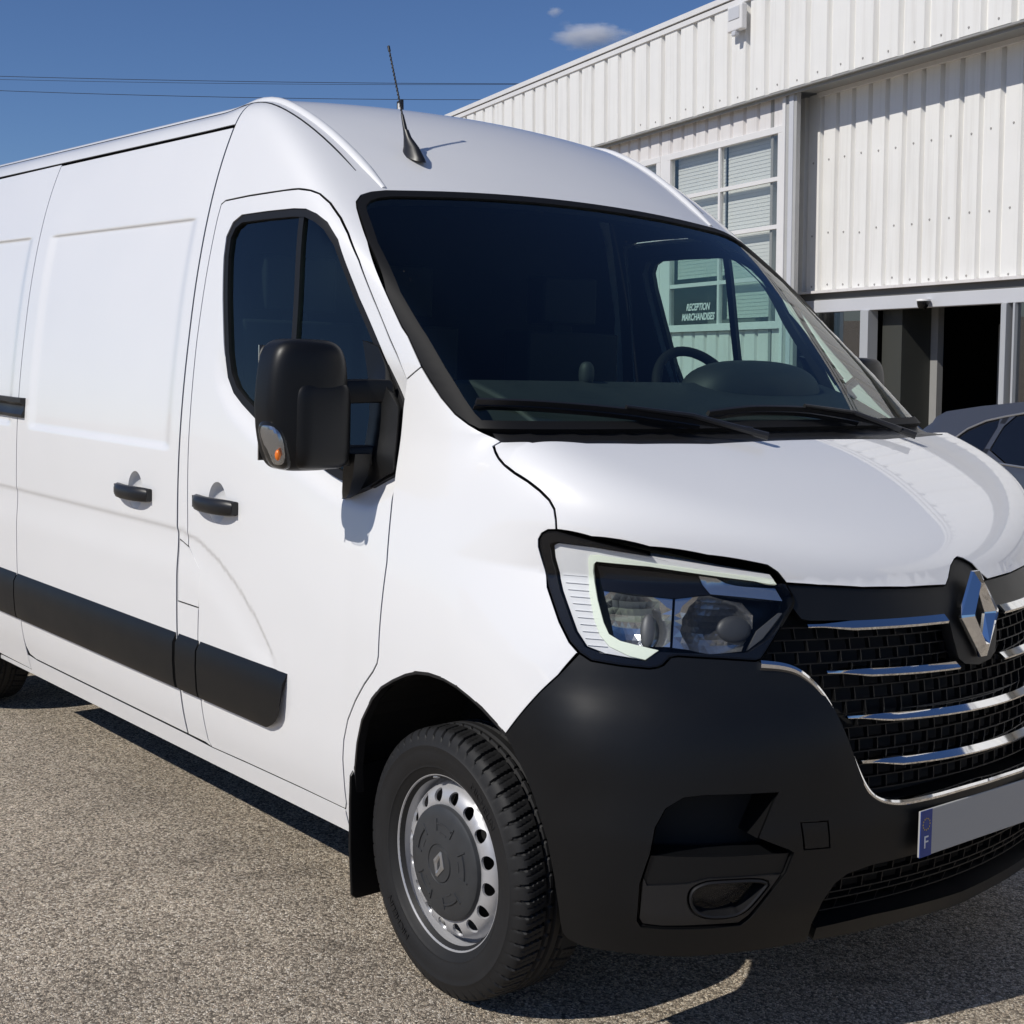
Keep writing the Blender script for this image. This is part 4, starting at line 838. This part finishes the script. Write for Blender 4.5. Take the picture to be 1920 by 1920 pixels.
# --- upper grille
gh = np.concatenate([[CHROME[-1] * [1, 0, 1]], CHROME[-2::-1], HL[19:24], HOODFRONT[:-1], [HOODFRONT[-1] * [1, 0, 1]]])
gl = np.concatenate([gh, (gh[1:-1] * MIR)[::-1]]); gl2 = par('ws', gl)
s = surf('ws', inset(gl2, -.004), gap=0, off=-.075, flange=0, step=(.04, .03)); grille = put(s, 'grille', M['under'], van)
walls('ws', gl2, 0.0, -.08, 'grille_wall', M['plastic'], grille)
uh = np.concatenate([HL[20:24], HOODFRONT[:-1], [HOODFRONT[-1] * [1, 0, 1]]]); uh2 = par('ws', uh)
band = np.array([(0, .882), (-.055, .890), (-.078, .905), (-.094, .955), (-.100, .997), (-.115, 1.008), (-.485, 1.016), (-.502, 1.02)])
ul = np.concatenate([band, uh2]); ul = np.concatenate([ul, (ul[1:-1] * [-1, 1])[::-1]])
s = surf('ws', ul, gap=.001, off=-.006, flange=.03, step=(.03, .02)); put(s, 'grille_surround', M['plastic'], grille)
mesh_loop = inset(gl2, .004)
rows = [.625, .655, .685, .715, .745, .775, .805, .835, .865, .895, .922, .949, .976, 1.003]
brick(mesh_loop, rows, .052, -.036, .0015).build('mesh_bars', M['mesh'], grille)
def bar(y0, y1, z0, z1, name, hgt=.0098, taper0=True):
    ys = np.linspace(y0, y1, 40); zz = z0 + (z1 - z0) * (1 - (np.abs(ys) / max(abs(y0), abs(y1))) ** 2)
    P = P_ws(np.stack([ys, zz], 1)); N = normal(P); N = N * [1, 1, .3]; N /= np.linalg.norm(N, axis=1, keepdims=True)
    up = np.array([0, 0, 1.]); ym = max(abs(y0), abs(y1)); e = ym - np.abs(ys); sc_ = np.clip(e / .10, .35, 1)
    b = MB(); b.sweep(P - N * .012, [up] * len(P), N, [(-hgt * .9, .022), (-hgt, .010), (-hgt, -.03), (hgt, -.03), (hgt * .75, .008), (-hgt * .45, .024)], scale=sc_)
    return b.build(name, M['chrome'], grille, smooth=25)
for sg in (-1, 1):
    a = sorted((sg * .490, sg * .118)); bar(a[0], a[1], 1.004, 1.004, 'chrome_bar', .0125)
    a = sorted((sg * .462, sg * .094)); bar(a[0], a[1], .902, .893, 'chrome_bar')
bar(-.424, .424, .800, .790, 'chrome_bar'); bar(-.394, .394, .697, .688, 'chrome_bar')
cp = np.concatenate([CHROME[:-1], [CHROME[-1] * [1, 0, 1]]]); cp = np.concatenate([cp, (cp[:-1] * MIR)[::-1]])
def resample(P, n):
    d = np.r_[0, np.cumsum(np.linalg.norm(np.diff(P, axis=0), axis=1))]; t = np.linspace(0, d[-1], n); return np.stack([np.interp(t, d, P[:, k]) for k in range(3)], 1)
def smooth_poly(P, it=2):
    for _ in range(it): P = np.concatenate([P[:1], .25 * P[:-2] + .5 * P[1:-1] + .25 * P[2:], P[-1:]])
    return P
cp = smooth_poly(resample(cp, 160), 6); N = normal(cp); T = np.gradient(cp, axis=0); T /= np.linalg.norm(T, axis=1, keepdims=True); B = np.cross(T, N)
wd = np.interp(np.abs(cp[:, 1]), [0, .30, .36, .42, .50, .56, .60], [.95, .95, .62, .55, .75, 1.25, 1.35])
MB().sweep(cp, B, N, [(-.004, -.012), (-.002, .006), (.004, .009), (.010, .008), (.014, .002), (.014, -.02)], scale=wd).build('chrome_frame', M['chrome'], grille, smooth=30)
# emblem: an angular metal rhombus with a slot
def rhomb(name, m, parent, T, hw, hh, dep, back=None):
    o4 = [(0, hh), (hw, 0), (0, -hh), (-hw, 0)]; mid = [(0, hh * .60), (hw * .52, 0), (0, -hh * .60), (-hw * .52, 0)]; inn = [(0, hh * .40), (hw * .24, -hh * .0), (0, -hh * .40), (-hw * .24, 0)]
    o4 = [(.0 + .16 * hw, hh), (-.16 * hw, hh), (-hw, .03 * hh), (-hw, -.03 * hh), (-.16 * hw, -hh), (.16 * hw, -hh), (hw, -.03 * hh), (hw, .03 * hh)]
    mid = [(p[0] * .56, p[1] * .70) for p in o4]; inn = [(p[0] * .27, p[1] * .50) for p in o4]
    b = MB(); n = 8; V = [T(p[0], p[1], 0) for p in o4] + [T(p[0] * .985, p[1] * .985, dep * .35) for p in o4] + [T(p[0], p[1], dep) for p in mid] + [T(p[0], p[1], dep * .25) for p in inn] + [T(p[0], p[1], -.002) for p in inn]
    Fc = [];
    for r in range(4): Fc += [(r * n + i, r * n + (i + 1) % n, (r + 1) * n + (i + 1) % n, (r + 1) * n + i) for i in range(n)]
    b.add(V, Fc); return b.build(name, m, parent, fix=True)
E0 = P_ws([(0, 1.004)])[0]; a = R(9.7); fN = np.array([math.cos(a), 0, math.sin(a)]); fU = np.array([-math.sin(a), 0, math.cos(a)])
rhomb('emblem', M['chrome'], grille, lambda y, t, d: tuple(E0 + fN * (.004 + d) + fU * t + np.array([0, y, 0])), .080, .104, .022)
# --- number plate
pl = MB().box((0, -.26, -.055), (.006, .26, .055)).build('number_plate', M['plate'], van, bevel=(.002, 2)); pl.location = (.868, 0, .520); pl.rotation_euler = (0, R(-1.5), 0)
MB().box((-.02, -.20, -.045), (-.001, .20, .045)).build('plate_holder', M['plastic'], pl)
for sg in (-1, 1):
    MB().box((.0055, sg * .2375 - .0225, -.0548), (.0072, sg * .2375 + .0225, .0548)).build('blue_band', M['plate_blue'], pl)
t = text_mesh('country_letter', 'F', .042, M['white'], pl); t.rotation_euler = (R(90), 0, R(90)); t.location = (.0078, -.2375, -.022)
b = MB()
for k in range(12):
    q = k * math.pi / 6; c2 = (-.2375 + .0135 * math.cos(q), .022 + .0135 * math.sin(q)); pp = []
    for j in range(10):
        rr = .0026 if j % 2 == 0 else .0011; pp.append((c2[0] + rr * math.sin(j * math.pi / 5), c2[1] + rr * math.cos(j * math.pi / 5)))
    b.prism(pp, lambda p: (.0073, p[0], p[1]), lambda p: (.0078, p[0], p[1]))
b.build('star_ring', M['star'], pl)
# --- headlights
hl2 = par('wrap', HL)
drl = par('wrap', DRL); strip = par('wrap', STRIP); inner = par('wrap', INNER); turn = par('wrap', TURN)
for mi in (False, True):
    bez = surf('wrap', hl2, holes=[inset(par('wrap', np.concatenate([DRL[:6], [HL[21]], [HL[20]], INNER[6:9], DRL[15:22]])), -.002)], gap=.0025, off=.0, flange=.05, step=(.012, .012), dens=.012)
    h = put(bez, 'headlight', M['gloss_black'], van, mirror=mi)
    s = surf('wrap', inset(hl2, .006), gap=0, off=.0035, flange=.006, step=(.02, .02)); put(s, 'lens', M['lens'], h, mirror=mi)
    s = surf('wrap', inset(hl2, .004), gap=0, off=-.10, flange=0); put(s, 'housing', M['gloss_black'], h, mirror=mi)
    s = surf('wrap', drl, holes=[inset(strip, -.0005)], gap=.0, off=-.012, flange=.04, step=(.012, .012), dens=.01); put(s, 'lamp_bezel', M['drl_body'], h, mirror=mi)
    s = surf('wrap', strip, gap=.0, off=-.009, flange=.012, step=(.01, .01), dens=.01); put(s, 'daytime_light', M['drl'], h, mirror=mi)
    b = MB()
    for k in range(12):
        z = 1.10 - .0145 * k
        a0 = np.interp(z, [.94, 1.13], [par('wrap', [DRL[18]])[0, 0], par('wrap', [DRL[21]])[0, 0]]) - .006; a1 = np.interp(z, [.955, 1.11], [par('wrap', [STRIP[18]])[0, 0], par('wrap', [STRIP[0]])[0, 0]]) + .004
        P = P_wrap([(a0 + (a1 - a0) * q, z) for q in np.linspace(0, 1, 6)]); N = normal(P); P = P - N * .012
        if mi: P = P * MIR; N = N * MIR
        b.sweep(P, [(0, 0, 1)] * 6, N, [(-.0012, -.002), (.0012, -.002), (.0, .0035)])
    b.build('lamp_rib', M['drl_body'], h)
    s = surf('wrap', turn, gap=.001, off=-.022, flange=.03, step=(.015, .012)); put(s, 'turn_signal', M['lamp_chrome'], h, mirror=mi)
    for cpx in (0, 1):
        q_ = CUP0 if cpx == 0 else CUP1
        lp_ = par('wrap', q_); c_ = lp_.mean(0); c_ = c_ + (np.array([.012, -.012]) if cpx == 0 else np.array([.0, -.008])); R_ = .078
        def deep(P):
            q2 = par('wrap', P); d2 = ((q2 - c_) / [R_, R_]) ** 2; return -.022 - .065 * np.clip(1 - d2.sum(1), 0, 1)
        s = surf('wrap', lp_, gap=.001, offfn=deep, flange=0, step=(.013, .013), dens=.012); V = s.P * MIR if mi else s.P
        MB().add(V, [tuple(int(k) for k in t) for t in s.T]).build('reflector', M['lamp_chrome'], h, fix=False)
        pc = PAR['wrap']([c_])[0]; nn = normal(pc[None])[0]; p0 = pc - nn * .075; p1 = pc - nn * .028
        e1 = np.cross(nn, [0, 0, 1.]); e1 /= np.linalg.norm(e1); e2 = np.cross(e1, nn); e1 = -e1
        cc = pc - nn * .046 + (e1 * .040 if cpx == 0 else e1 * .034) + e2 * (-.002); hw_, hh_ = ((.017, .040) if cpx == 0 else (.040, .031)); b = MB()
        V, Fc = superell((0, 0, 0), hw_, .011, hh_, 1, 1, 22, 14); b.add([cc + e1 * q[0] + nn * q[1] + e2 * q[2] for q in V], Fc)
        if mi: b.v = [(x, -y, z) for x, y, z in b.v]
        b.build('bulb_shield', M['lamp_grey' if cpx == 0 else 'cap'], h, smooth=60)
    s = surf('wrap', par('wrap', MASK), gap=.001, off=-.016, flange=.03, step=(.02, .02)); put(s, 'lamp_mask', M['gloss_black'], h, mirror=mi)
    s = surf('wrap', par('wrap', SIDECELL), gap=.001, off=-.030, flange=.01, step=(.02, .02)); put(s, 'lamp_cell', M['lamp_grey'], h, mirror=mi)
# --- side mouldings
def moulding(x0, x1, parent, mi, tip=False):
    P = []; zz = [.685, .655, .60, .56, .54, .525, .512, .505, .498]; of = [.0, .016, .020, .020, .020, .019, .017, .014, .0]
    xs = np.linspace(x0, x1, max(4, int(abs(x1 - x0) / .05))); V = []; Fc = []; n = len(zz)
    for x in xs:
        for z, o in zip(zz, of):
            zz_ = z; xx = x
            if tip: f = np.clip((x - x1 + .05) / .05, 0, 1); g_ = np.clip((x - x0) / (x1 - x0), 0, 1); xx = x - g_ * ((.685 - z) * .20 + .10 * np.clip((.58 - z) / .082, 0, 1) ** 2.6)
            p = P_side([(xx, zz_)])[0]; nrm = normal(p[None])[0]; V.append(p + nrm * (o - .001))
    for i in range(len(xs) - 1):
        for k in range(n - 1): Fc.append((i * n + k, (i + 1) * n + k, (i + 1) * n + k + 1, i * n + k + 1))
    Fc += [tuple(range(n)), tuple((len(xs) - 1) * n + k for k in range(n))[::-1]]
    if mi: V = [v * MIR for v in V]
    return MB().add(V, Fc).build('side_moulding', M['plastic'], parent, smooth=30)
for mi, ds, df in ((False, door_s, door_r), (True, fixed_panel, door_l)):
    moulding(-3.13, -2.797, van, mi); moulding(-2.787, -1.400, ds, mi); moulding(-1.380, -1.243, van, mi); moulding(-1.233, -.705, df, mi, True)
# --- door handles
def handle(x, z, parent, mi, L=.125, rot=0):
    sg = 1 if mi else -1; y0 = abs(P_side([(x, z)])[0][1])
    b = MB(); V = []; Fc = []; L0 = inset(ccw(oval(x, z)), -.0030); n = len(L0); c0 = L0.mean(0); rings = [1.0, .985, .95, .88, .76, .58, .36, .15]
    for k in rings:
        P = P_side(c0 + (L0 - c0) * k); N = normal(P); V += list(P - N * (.001 + .034 * math.sqrt(max(0, 1 - k ** 2.4))))
    for r in range(len(rings) - 1): Fc += [(r * n + i, r * n + (i + 1) % n, (r + 1) * n + (i + 1) % n, (r + 1) * n + i) for i in range(n)]
    Fc.append(tuple((len(rings) - 1) * n + i for i in range(n)))
    if mi: V = [p * MIR for p in V]
    b.add(V, Fc).build('handle_cup', M['paint'], parent, smooth=60)
    xs = np.linspace(-L, L, 15); P = []; sc_ = []
    for q in xs: P.append((x + q, sg * (y0 + .006 + .026 * (1 - (abs(q) / L) ** 2.6)), z)); sc_.append(1 - .15 * (abs(q) / L) ** 6)
    pr = [(-.022, -.012), (-.025, .0), (-.021, .010), (-.008, .015), (.008, .015), (.021, .010), (.025, .0), (.022, -.012)]
    b = MB(); b.sweep(P, [(0, 0, 1)] * 15, [(0, sg, 0)] * 15, pr, scale=sc_)
    for q in (-L * .93, L * .93): b.box((x + q - .012, min(sg * (y0 - .002), sg * (y0 + .018)), z - .018), (x + q + .012, max(sg * (y0 - .002), sg * (y0 + .018)), z + .018))
    return b.build('door_handle', M['trim'], parent, smooth=50)
for mi, ds, df in ((False, door_s, door_r), (True, fixed_panel, door_l)):
    handle(*H1, ds, mi); handle(*H2, df, mi)
# --- sliding door rail
b = MB(); sg = -1; P = P_side([(x, 1.342) for x in np.linspace(-4.62, -2.715, 30)])
b.sweep(P, [(0, 0, 1)] * 30, [(0, -1, 0)] * 30, [(-.042, -.004), (-.042, .014), (-.030, .016), (-.012, .006), (.004, .006), (.016, .020), (.034, .020), (.034, -.004)])
b.build('door_rail', M['trim'], van, smooth=30)
# --- wheels
def tyre_mesh():
    half = [(.206, -.076), (.214, -.086), (.222, -.0935), (.232, -.100), (.2375, -.1035), (.239, -.1055), (.243, -.1055), (.245, -.1065), (.260, -.1105), (.275, -.1125), (.288, -.1125), (.290, -.1135), (.2935, -.1135), (.296, -.1115), (.305, -.109), (.313, -.106), (.319, -.1035), (.324, -.1005), (.3285, -.097), (.332, -.093), (.3345, -.088), (.3355, -.084)]
    tread = [(.3358 + .0022 * (1 - (w_ / .084) ** 2), w_) for w_ in np.arange(-.080, .0801, .004)]
    prof = np.array(half + tread + [(r, -w_) for r, w_ in half[::-1]]); pitch = 56; n = pitch * 11
    th = np.arange(n) * 2 * math.pi / n; r0, w0 = prof[:, 0][None, :], prof[:, 1][None, :]; a = np.abs(w0); T = th[:, None]
    ph = (T / (2 * math.pi) * pitch + a * 9 * np.sign(w0) * 0 + a * 7 + (w0 > 0) * .5) % 1; g = np.zeros((n, len(prof)))
    sh = (a > .036) & (r0 > .306) & (ph < .16); g = np.where(sh, np.interp(r0, [.306, .322, .34], [.002, .008, .011]), g)
    inn = (a < .032) & (a > .016) & (ph < .12); g = np.where(inn, .006, g)
    g = np.where((np.abs(a - .034) < .003) & (r0 > .33), .009, g); g = np.where((np.abs(a - .014) < .003) & (r0 > .33), .008, g)
    g = np.where((a > .046) & (r0 > .333) & (np.abs(ph - .60) < .04), .0025, g)
    r = r0 - g; V = np.stack([r * np.cos(T), w0 + 0 * T, r * np.sin(T)], 2).reshape(-1, 3); m = len(prof)
    i, j = np.meshgrid(np.arange(n), np.arange(m - 1), indexing='ij'); i2 = (i + 1) % n
    Fc = np.stack([i * m + j, i * m + j + 1, i2 * m + j + 1, i2 * m + j], 2).reshape(-1, 4)
    return MB().add(V, Fc.tolist())
def bent_text(body, r, size, a_mid, material, parent, name, yoff):
    o = text_mesh(name, body, size, material, parent, thick=.0007); me = o.data
    for v in me.vertices:
        x, y, z = v.co; t = a_mid - x / r; rr = r + y; v.co = (rr * math.cos(t), yoff - z, rr * math.sin(t))
    return o
wheel_parts = {}
def make_wheel():
    wroot = empty('wheel', parent=van)
    tyre_mesh().build('tyre', M['rubber'], wroot, smooth=28)
    rm = MB(); rm.lathe([(.2090, -.060), (.2130, -.084), (.2170, -.0900), (.2215, -.0910), (.2235, -.0880), (.2235, -.080)], 96); rm.lathe([(.2090, -.060), (.2060, -.050), (.2050, -.036), (.1985, -.030), (.1965, -.012), (.1965, .06), (.205, .085), (.215, .09)], 96)
    circ = lambda r, n: np.array([(r * math.cos(t), r * math.sin(t)) for t in np.linspace(0, 2 * math.pi, n, endpoint=False)])
    holes = [circ(.0172, 20) + [.1665 * math.cos(t), .1655 * math.sin(t)] for t in (np.arange(16) + .35) * 2 * math.pi / 16]
    q, T = mesh2d(ccw(circ(.1968, 96)), [circ(.12, 48)] + holes, .010, .010, .008)
    wf = lambda r: np.interp(r, [.10, .138, .146, .155, .166, .178, .186, .192, .1968], [-.082, -.083, -.086, -.0865, -.084, -.078, -.070, -.058, -.042])
    r = np.hypot(q[:, 0], q[:, 1]); s = Panel(); s.P = np.stack([q[:, 0], wf(r), q[:, 1]], 1); sl_ = (wf(r + .003) - wf(r - .003)) / .006
    s.N = np.stack([q[:, 0] / r * sl_, -np.ones(len(q)), q[:, 1] / r * sl_], 1); s.N /= np.linalg.norm(s.N, axis=1, keepdims=True)
    fn = np.cross(s.P[T[:, 1]] - s.P[T[:, 0]], s.P[T[:, 2]] - s.P[T[:, 0]]); s.T = T if (fn * s.N[T[:, 0]]).sum(1).mean() > 0 else T[:, ::-1]
    e = {}
    for t in s.T:
        for a_, b_ in ((t[0], t[1]), (t[1], t[2]), (t[2], t[0])):
            if (b_, a_) in e: del e[(b_, a_)]
            else: e[(a_, b_)] = 1
    s.E = list(e.keys()); s.flange = .006
    put(s, 'wheel_disc', M['silver'], wroot)
    rm.build('rim', M['silver'], wroot, smooth=30)
    v = MB(); v.box((-.010, -.0925, .2085), (.010, -.082, .2135)); vv = v.build('balance_weight', M['alu'], wroot, bevel=(.002, 2)); vv.rotation_euler = (0, R(-28), 0)
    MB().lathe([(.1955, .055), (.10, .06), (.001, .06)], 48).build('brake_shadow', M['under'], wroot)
    c = MB(); c.lathe([(.1430, -.080), (.1435, -.088), (.1405, -.0950), (.134, -.0985), (.115, -.1025), (.060, -.1080), (.050, -.1088), (.0485, -.1065), (.0455, -.1065), (.0440, -.1095), (.001, -.1100)], 72)
    for k in range(5):
        t0 = R(90) + k * 2 * math.pi / 5 + .12
        for rr, da, dw in ((.100, .30, .004), (.078, .16, .004)):
            P = [(rr * math.cos(t0 + u), -.1035, rr * math.sin(t0 + u)) for u in np.linspace(-da, da, 9)]; A = [(math.cos(t0 + u), 0, math.sin(t0 + u)) for u in np.linspace(-da, da, 9)]
            c.sweep(P, A, [(0, -1, 0)] * 9, [(-.0035, -.002), (.0035, -.002), (.0015, dw), (-.0015, dw)])
        for sgn in (-1, 1):
            t1 = t0 + sgn * .34; A = (-math.sin(t1), 0, math.cos(t1))
            c.sweep([((.083) * math.cos(t1), -.1050, (.083) * math.sin(t1)), (.112 * math.cos(t1), -.1020, .112 * math.sin(t1))], [A] * 2, [(0, -1, 0)] * 2, [(-.003, -.002), (.003, -.002), (.0012, .0035), (-.0012, .0035)])
    c.build('hub_cap', M['cap'], wroot, smooth=35)
    rhomb('hub_emblem', M['alu'], wroot, lambda y, t, d: (y, -.1102 - d, t), .023, .034, .004)
    for k in (0, 1): bent_text('MICHELIN', .2665, .028, R(62) + k * math.pi, M['rubber'], wroot, 'tyre_lettering', -.1128)
    return wroot
w0 = make_wheel(); w0.location = (0, -.872, .338); w0.rotation_euler = (0, R(14), -.034)
def dup_tree(o, parent):
    c = o.copy(); COL.objects.link(c); c.parent = parent
    for ch in list(o.children): dup_tree(ch, c)
    return c
for loc, rz in (((0, .872, .338), math.pi - .034), ((-WB, -.872, .338), 0), ((-WB, .872, .338), math.pi)):
    c = dup_tree(w0, van); c.location = loc; c.rotation_euler = (0, R(40 + 50 * rng.random()), rz)
# --- mirrors
def flipy(mb, mi):
    if mi: mb.v = [(x, -y, z) for x, y, z in mb.v]
    return mb
for mi, df in ((False, door_r), (True, door_l)):
    C = (-.425, -1.140, 1.452)
    def shp(p):
        x, y, z = p
        if x < -.035: x = -.035 - (x + .035) * .0 + (x + .035) * .35      # flat rear with the glass
        k = (z + .165) / .33
        y = y * (1 - .10 * max(0, k - .55)) ; y -= .018 * (k - .5) * -1 if y < 0 else 0
        if z < -.02 and y < 0: y *= 1 - .24 * ((-z - .02) / .146)
        if x > 0: x *= 1 - .28 * max(0, -y / .11)
        return (x, y, z)
    V, Fc = superell(C, .085, .112, .166, .42, .50, 56, 40, shp)
    hs = flipy(MB().add(V, Fc), mi).build('mirror', M['plastic'], van, smooth=60)
    # lower arm cover: a slightly larger shell over the lower two thirds of the inboard side
    V, Fc = superell((-.4165, -1.113, 1.404), .0815, .0850, .114, .34, .40, 44, 30)
    flipy(MB().add(V, Fc), mi).build('mirror_cover', M['plastic'], hs, smooth=60)
    for z, h_ in ((1.487, .030), (1.322, .025)):
        b = MB()
        P = [(-.405, -1.10, z), (-.385, -1.04, z), (-.365, -.985, z + .003), (-.345, -.945, z + .004)]
        b.sweep(P, [(.8, .6, 0)] * 4, [(0, 0, 1)] * 4, [(-.034, -h_), (.028, -h_), (.034, -h_ * .6), (.034, h_ * .6), (.028, h_), (-.034, h_)])
        flipy(b, mi).build('mirror_arm', M['plastic'], hs, smooth=35, bevel=(.004, 2))
    mb_ = par('side', MIRBASE)
    s = surf('side', mb_, gap=-.001, off=.006, flange=.03, step=(.02, .02)); renorm_off = s.P[:, 2]
    bulge = .026 * np.exp(-(((s.P[:, 0] + .34) / .055) ** 2)) * sst(1.25, 1.33, s.P[:, 2]) * sst(1.58, 1.48, s.P[:, 2]); s.P = s.P + s.N * bulge[:, None]; renorm(s)
    put(s, 'mirror_base', M['plastic'], hs, mirror=mi)
    b = MB(); b.sweep([(-.360, -1.015, 1.33), (-.385, -1.005, 1.27), (-.425, -.99, 1.222), (-.452, -.982, 1.205)], [(1, 0, 0)] * 4, [(0, -1, 0)] * 4, [(-.030, -.03), (.034, -.03), (.030, .018), (-.02, .02)], scale=[1, .9, .62, .3]); flipy(b, mi).build('mirror_foot', M['plastic'], hs, smooth=40)
    # indicator: a clear lens over a chrome back with an amber bulb
    V, Fc = superell((-.406, -1.222, 1.352), .050, .025, .062, .7, .8, 24, 16, lambda p: (p[0], p[1] + .30 * (-p[2]), p[2]))
    flipy(MB().add(V, Fc), mi).build('indicator_lens', M['lens'], hs, smooth=60)
    V, Fc = superell((-.411, -1.220, 1.352), .045, .021, .056, .7, .8, 20, 14, lambda p: (p[0], p[1] + .30 * (-p[2]), p[2]))
    flipy(MB().add(V, Fc), mi).build('indicator_back', M['lamp_chrome'], hs, smooth=10)
    V, Fc = superell((-.3675, -1.236, 1.330), .009, .007, .014, 1, 1, 12, 8); flipy(MB().add(V, Fc), mi).build('indicator_bulb', M['amber'], hs, smooth=60)
    sgm = 1 if mi else -1
    g_ = MB().box((-.470, min(sgm * 1.05, sgm * 1.235), 1.31), (-.466, max(sgm * 1.05, sgm * 1.235), 1.60)).build('mirror_glass', M['mirror_chrome'], hs)
# --- antenna
ab = np.array([-.873, -.487, 2.176]); an = normal(P_tube(par('tube', [ab])))[0]; ab = P_tube(par('tube', [ab]))[0]
b = MB(); ring = []
for k, (h_, lx, ly, sx) in enumerate([(-.004, .060, .026, 0), (.006, .056, .023, -.002), (.030, .040, .015, -.014), (.062, .018, .010, -.032), (.085, .010, .0085, -.041)]):
    for t in np.linspace(0, 2 * math.pi, 20, endpoint=False): ring.append(ab + np.array([sx + lx * math.cos(t) * (1 if math.cos(t) > 0 else .75), ly * math.sin(t), h_ - .30 * lx * math.cos(t) * (1 if k < 2 else .3)]))
Fc = [(r * 20 + i, r * 20 + (i + 1) % 20, (r + 1) * 20 + (i + 1) % 20, (r + 1) * 20 + i) for r in range(4) for i in range(20)] + [tuple(80 + i for i in range(20))]
ant = b.add(ring, Fc).build('antenna', M['trim'], van, smooth=50)
p0 = ab + np.array([-.041, 0, .080]); p1 = ab + np.array([-.140, .0, .342]); dd = p1 - p0; L_ = np.linalg.norm(dd); dd /= L_; e1 = np.cross(dd, [0, 1, 0]); e1 /= np.linalg.norm(e1); e2 = np.cross(dd, e1)
b = MB(); b.tube([p0, p0 + dd * .055], [.0075, .0045], 10); b.tube([p0 + dd * .05, p1], [.0028, .0022], 8)
hel = [p0 + dd * (.055 + (L_ - .075) * u) + .0030 * (e1 * math.cos(u * 100) + e2 * math.sin(u * 100)) for u in np.linspace(0, 1, 300)]; b.tube(hel, .0011, 5); b.tube([p1 - dd * .014, p1 + dd * .004], .0042, 8); b.build('antenna_rod', M['trim'], ant, smooth=50)
# --- wipers
for L3 in (WIP1, WIP2):
    P = smooth_poly(resample(pts3(L3), 24), 4); N = np.tile(np.array([.55, 0, .83]), (24, 1)); b = MB()
    hi = np.linspace(.018, .03, 24); P = P + N * hi[:, None]
    T = np.gradient(P, axis=0); B = np.cross(N, T); B /= np.linalg.norm(B, axis=1, keepdims=True)
    b.sweep(P, B, N, [(-.006, -.006), (.006, -.006), (.004, .008), (-.004, .008)]); P2 = P - N * .013 + np.array([0, 0, -.002]); b.sweep(P2[:20], B[:20], N[:20], [(-.003, -.008), (.003, -.008), (.003, .004), (-.003, .004)])
    e_ = P[-1]; b.tube([P[12] + N[0] * .012, P[18] + N[0] * .014, e_ + np.array([.03, .03, -.015])], [.006, .008, .011], 8)
    b.build('wiper', M['trim'], van, smooth=35)
# --- inside
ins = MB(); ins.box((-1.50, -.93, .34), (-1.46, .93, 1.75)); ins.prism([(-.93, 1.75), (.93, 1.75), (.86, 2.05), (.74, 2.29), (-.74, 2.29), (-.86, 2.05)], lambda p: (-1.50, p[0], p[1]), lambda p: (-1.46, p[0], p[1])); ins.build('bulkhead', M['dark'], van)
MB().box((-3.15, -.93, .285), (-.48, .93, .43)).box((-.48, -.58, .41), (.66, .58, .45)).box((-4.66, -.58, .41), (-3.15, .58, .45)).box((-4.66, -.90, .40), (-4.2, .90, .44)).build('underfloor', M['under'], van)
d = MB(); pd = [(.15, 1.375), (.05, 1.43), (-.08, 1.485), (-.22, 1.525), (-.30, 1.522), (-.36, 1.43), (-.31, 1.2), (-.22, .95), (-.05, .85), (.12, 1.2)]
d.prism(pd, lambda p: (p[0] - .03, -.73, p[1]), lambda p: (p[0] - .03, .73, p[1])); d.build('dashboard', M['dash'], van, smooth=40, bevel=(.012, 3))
b = MB(); V, Fc = superell((-.255, .385, 1.485), .125, .275, .112, .8, .75, 36, 20); b.add(V, Fc).build('instrument_hood', M['dash'], van, smooth=60)
V, Fc = superell((-.255, -.315, 1.545), .022, .022, .035, .8, 1); MB().add(V, Fc).build('dash_clip', M['dash'], van, smooth=60)
st = MB(); cs_ = []; ctr = np.array([-.485, .415, 1.452]); ax1 = np.array([0, 1., 0]); ax2 = np.array([-.50, 0, .866]);
for t in np.linspace(0, 2 * math.pi, 49): cs_.append(ctr + .195 * (math.cos(t) * ax1 + math.sin(t) * ax2))
st.tube(cs_, .0165, 12, cap=False)
for t in (R(0), R(180), R(270)): st.tube([ctr - np.cross(ax1, ax2) * 0, ctr + .19 * (math.cos(t) * ax1 + math.sin(t) * ax2)], [.03, .014], 8)
st.tube([ctr, ctr + np.array([.25, 0, -.12])], .03, 10)
stw = st.build('steering_wheel', M['dark'], van, smooth=50)
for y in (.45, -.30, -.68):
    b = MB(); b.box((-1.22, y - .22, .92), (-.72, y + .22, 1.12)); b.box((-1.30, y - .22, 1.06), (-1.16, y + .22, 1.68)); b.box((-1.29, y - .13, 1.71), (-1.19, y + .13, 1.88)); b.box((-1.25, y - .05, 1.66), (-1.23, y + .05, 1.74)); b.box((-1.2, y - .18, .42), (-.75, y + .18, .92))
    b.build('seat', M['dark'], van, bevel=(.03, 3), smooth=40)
# --- tail end
zz = np.linspace(.30, 2.20, 24); yb = [abs(P_side([(-4.69, z)])[0][1]) for z in zz]; poly = [(-y, z) for y, z in zip(yb, zz)] + [(-.70, 2.32), (.70, 2.32)] + [(y, z) for y, z in zip(yb, zz)][::-1]
MB().prism(poly, lambda p: (-4.70, p[0], p[1]), lambda p: (-4.715, p[0], p[1])).build('rear_doors', M['paint'], van)
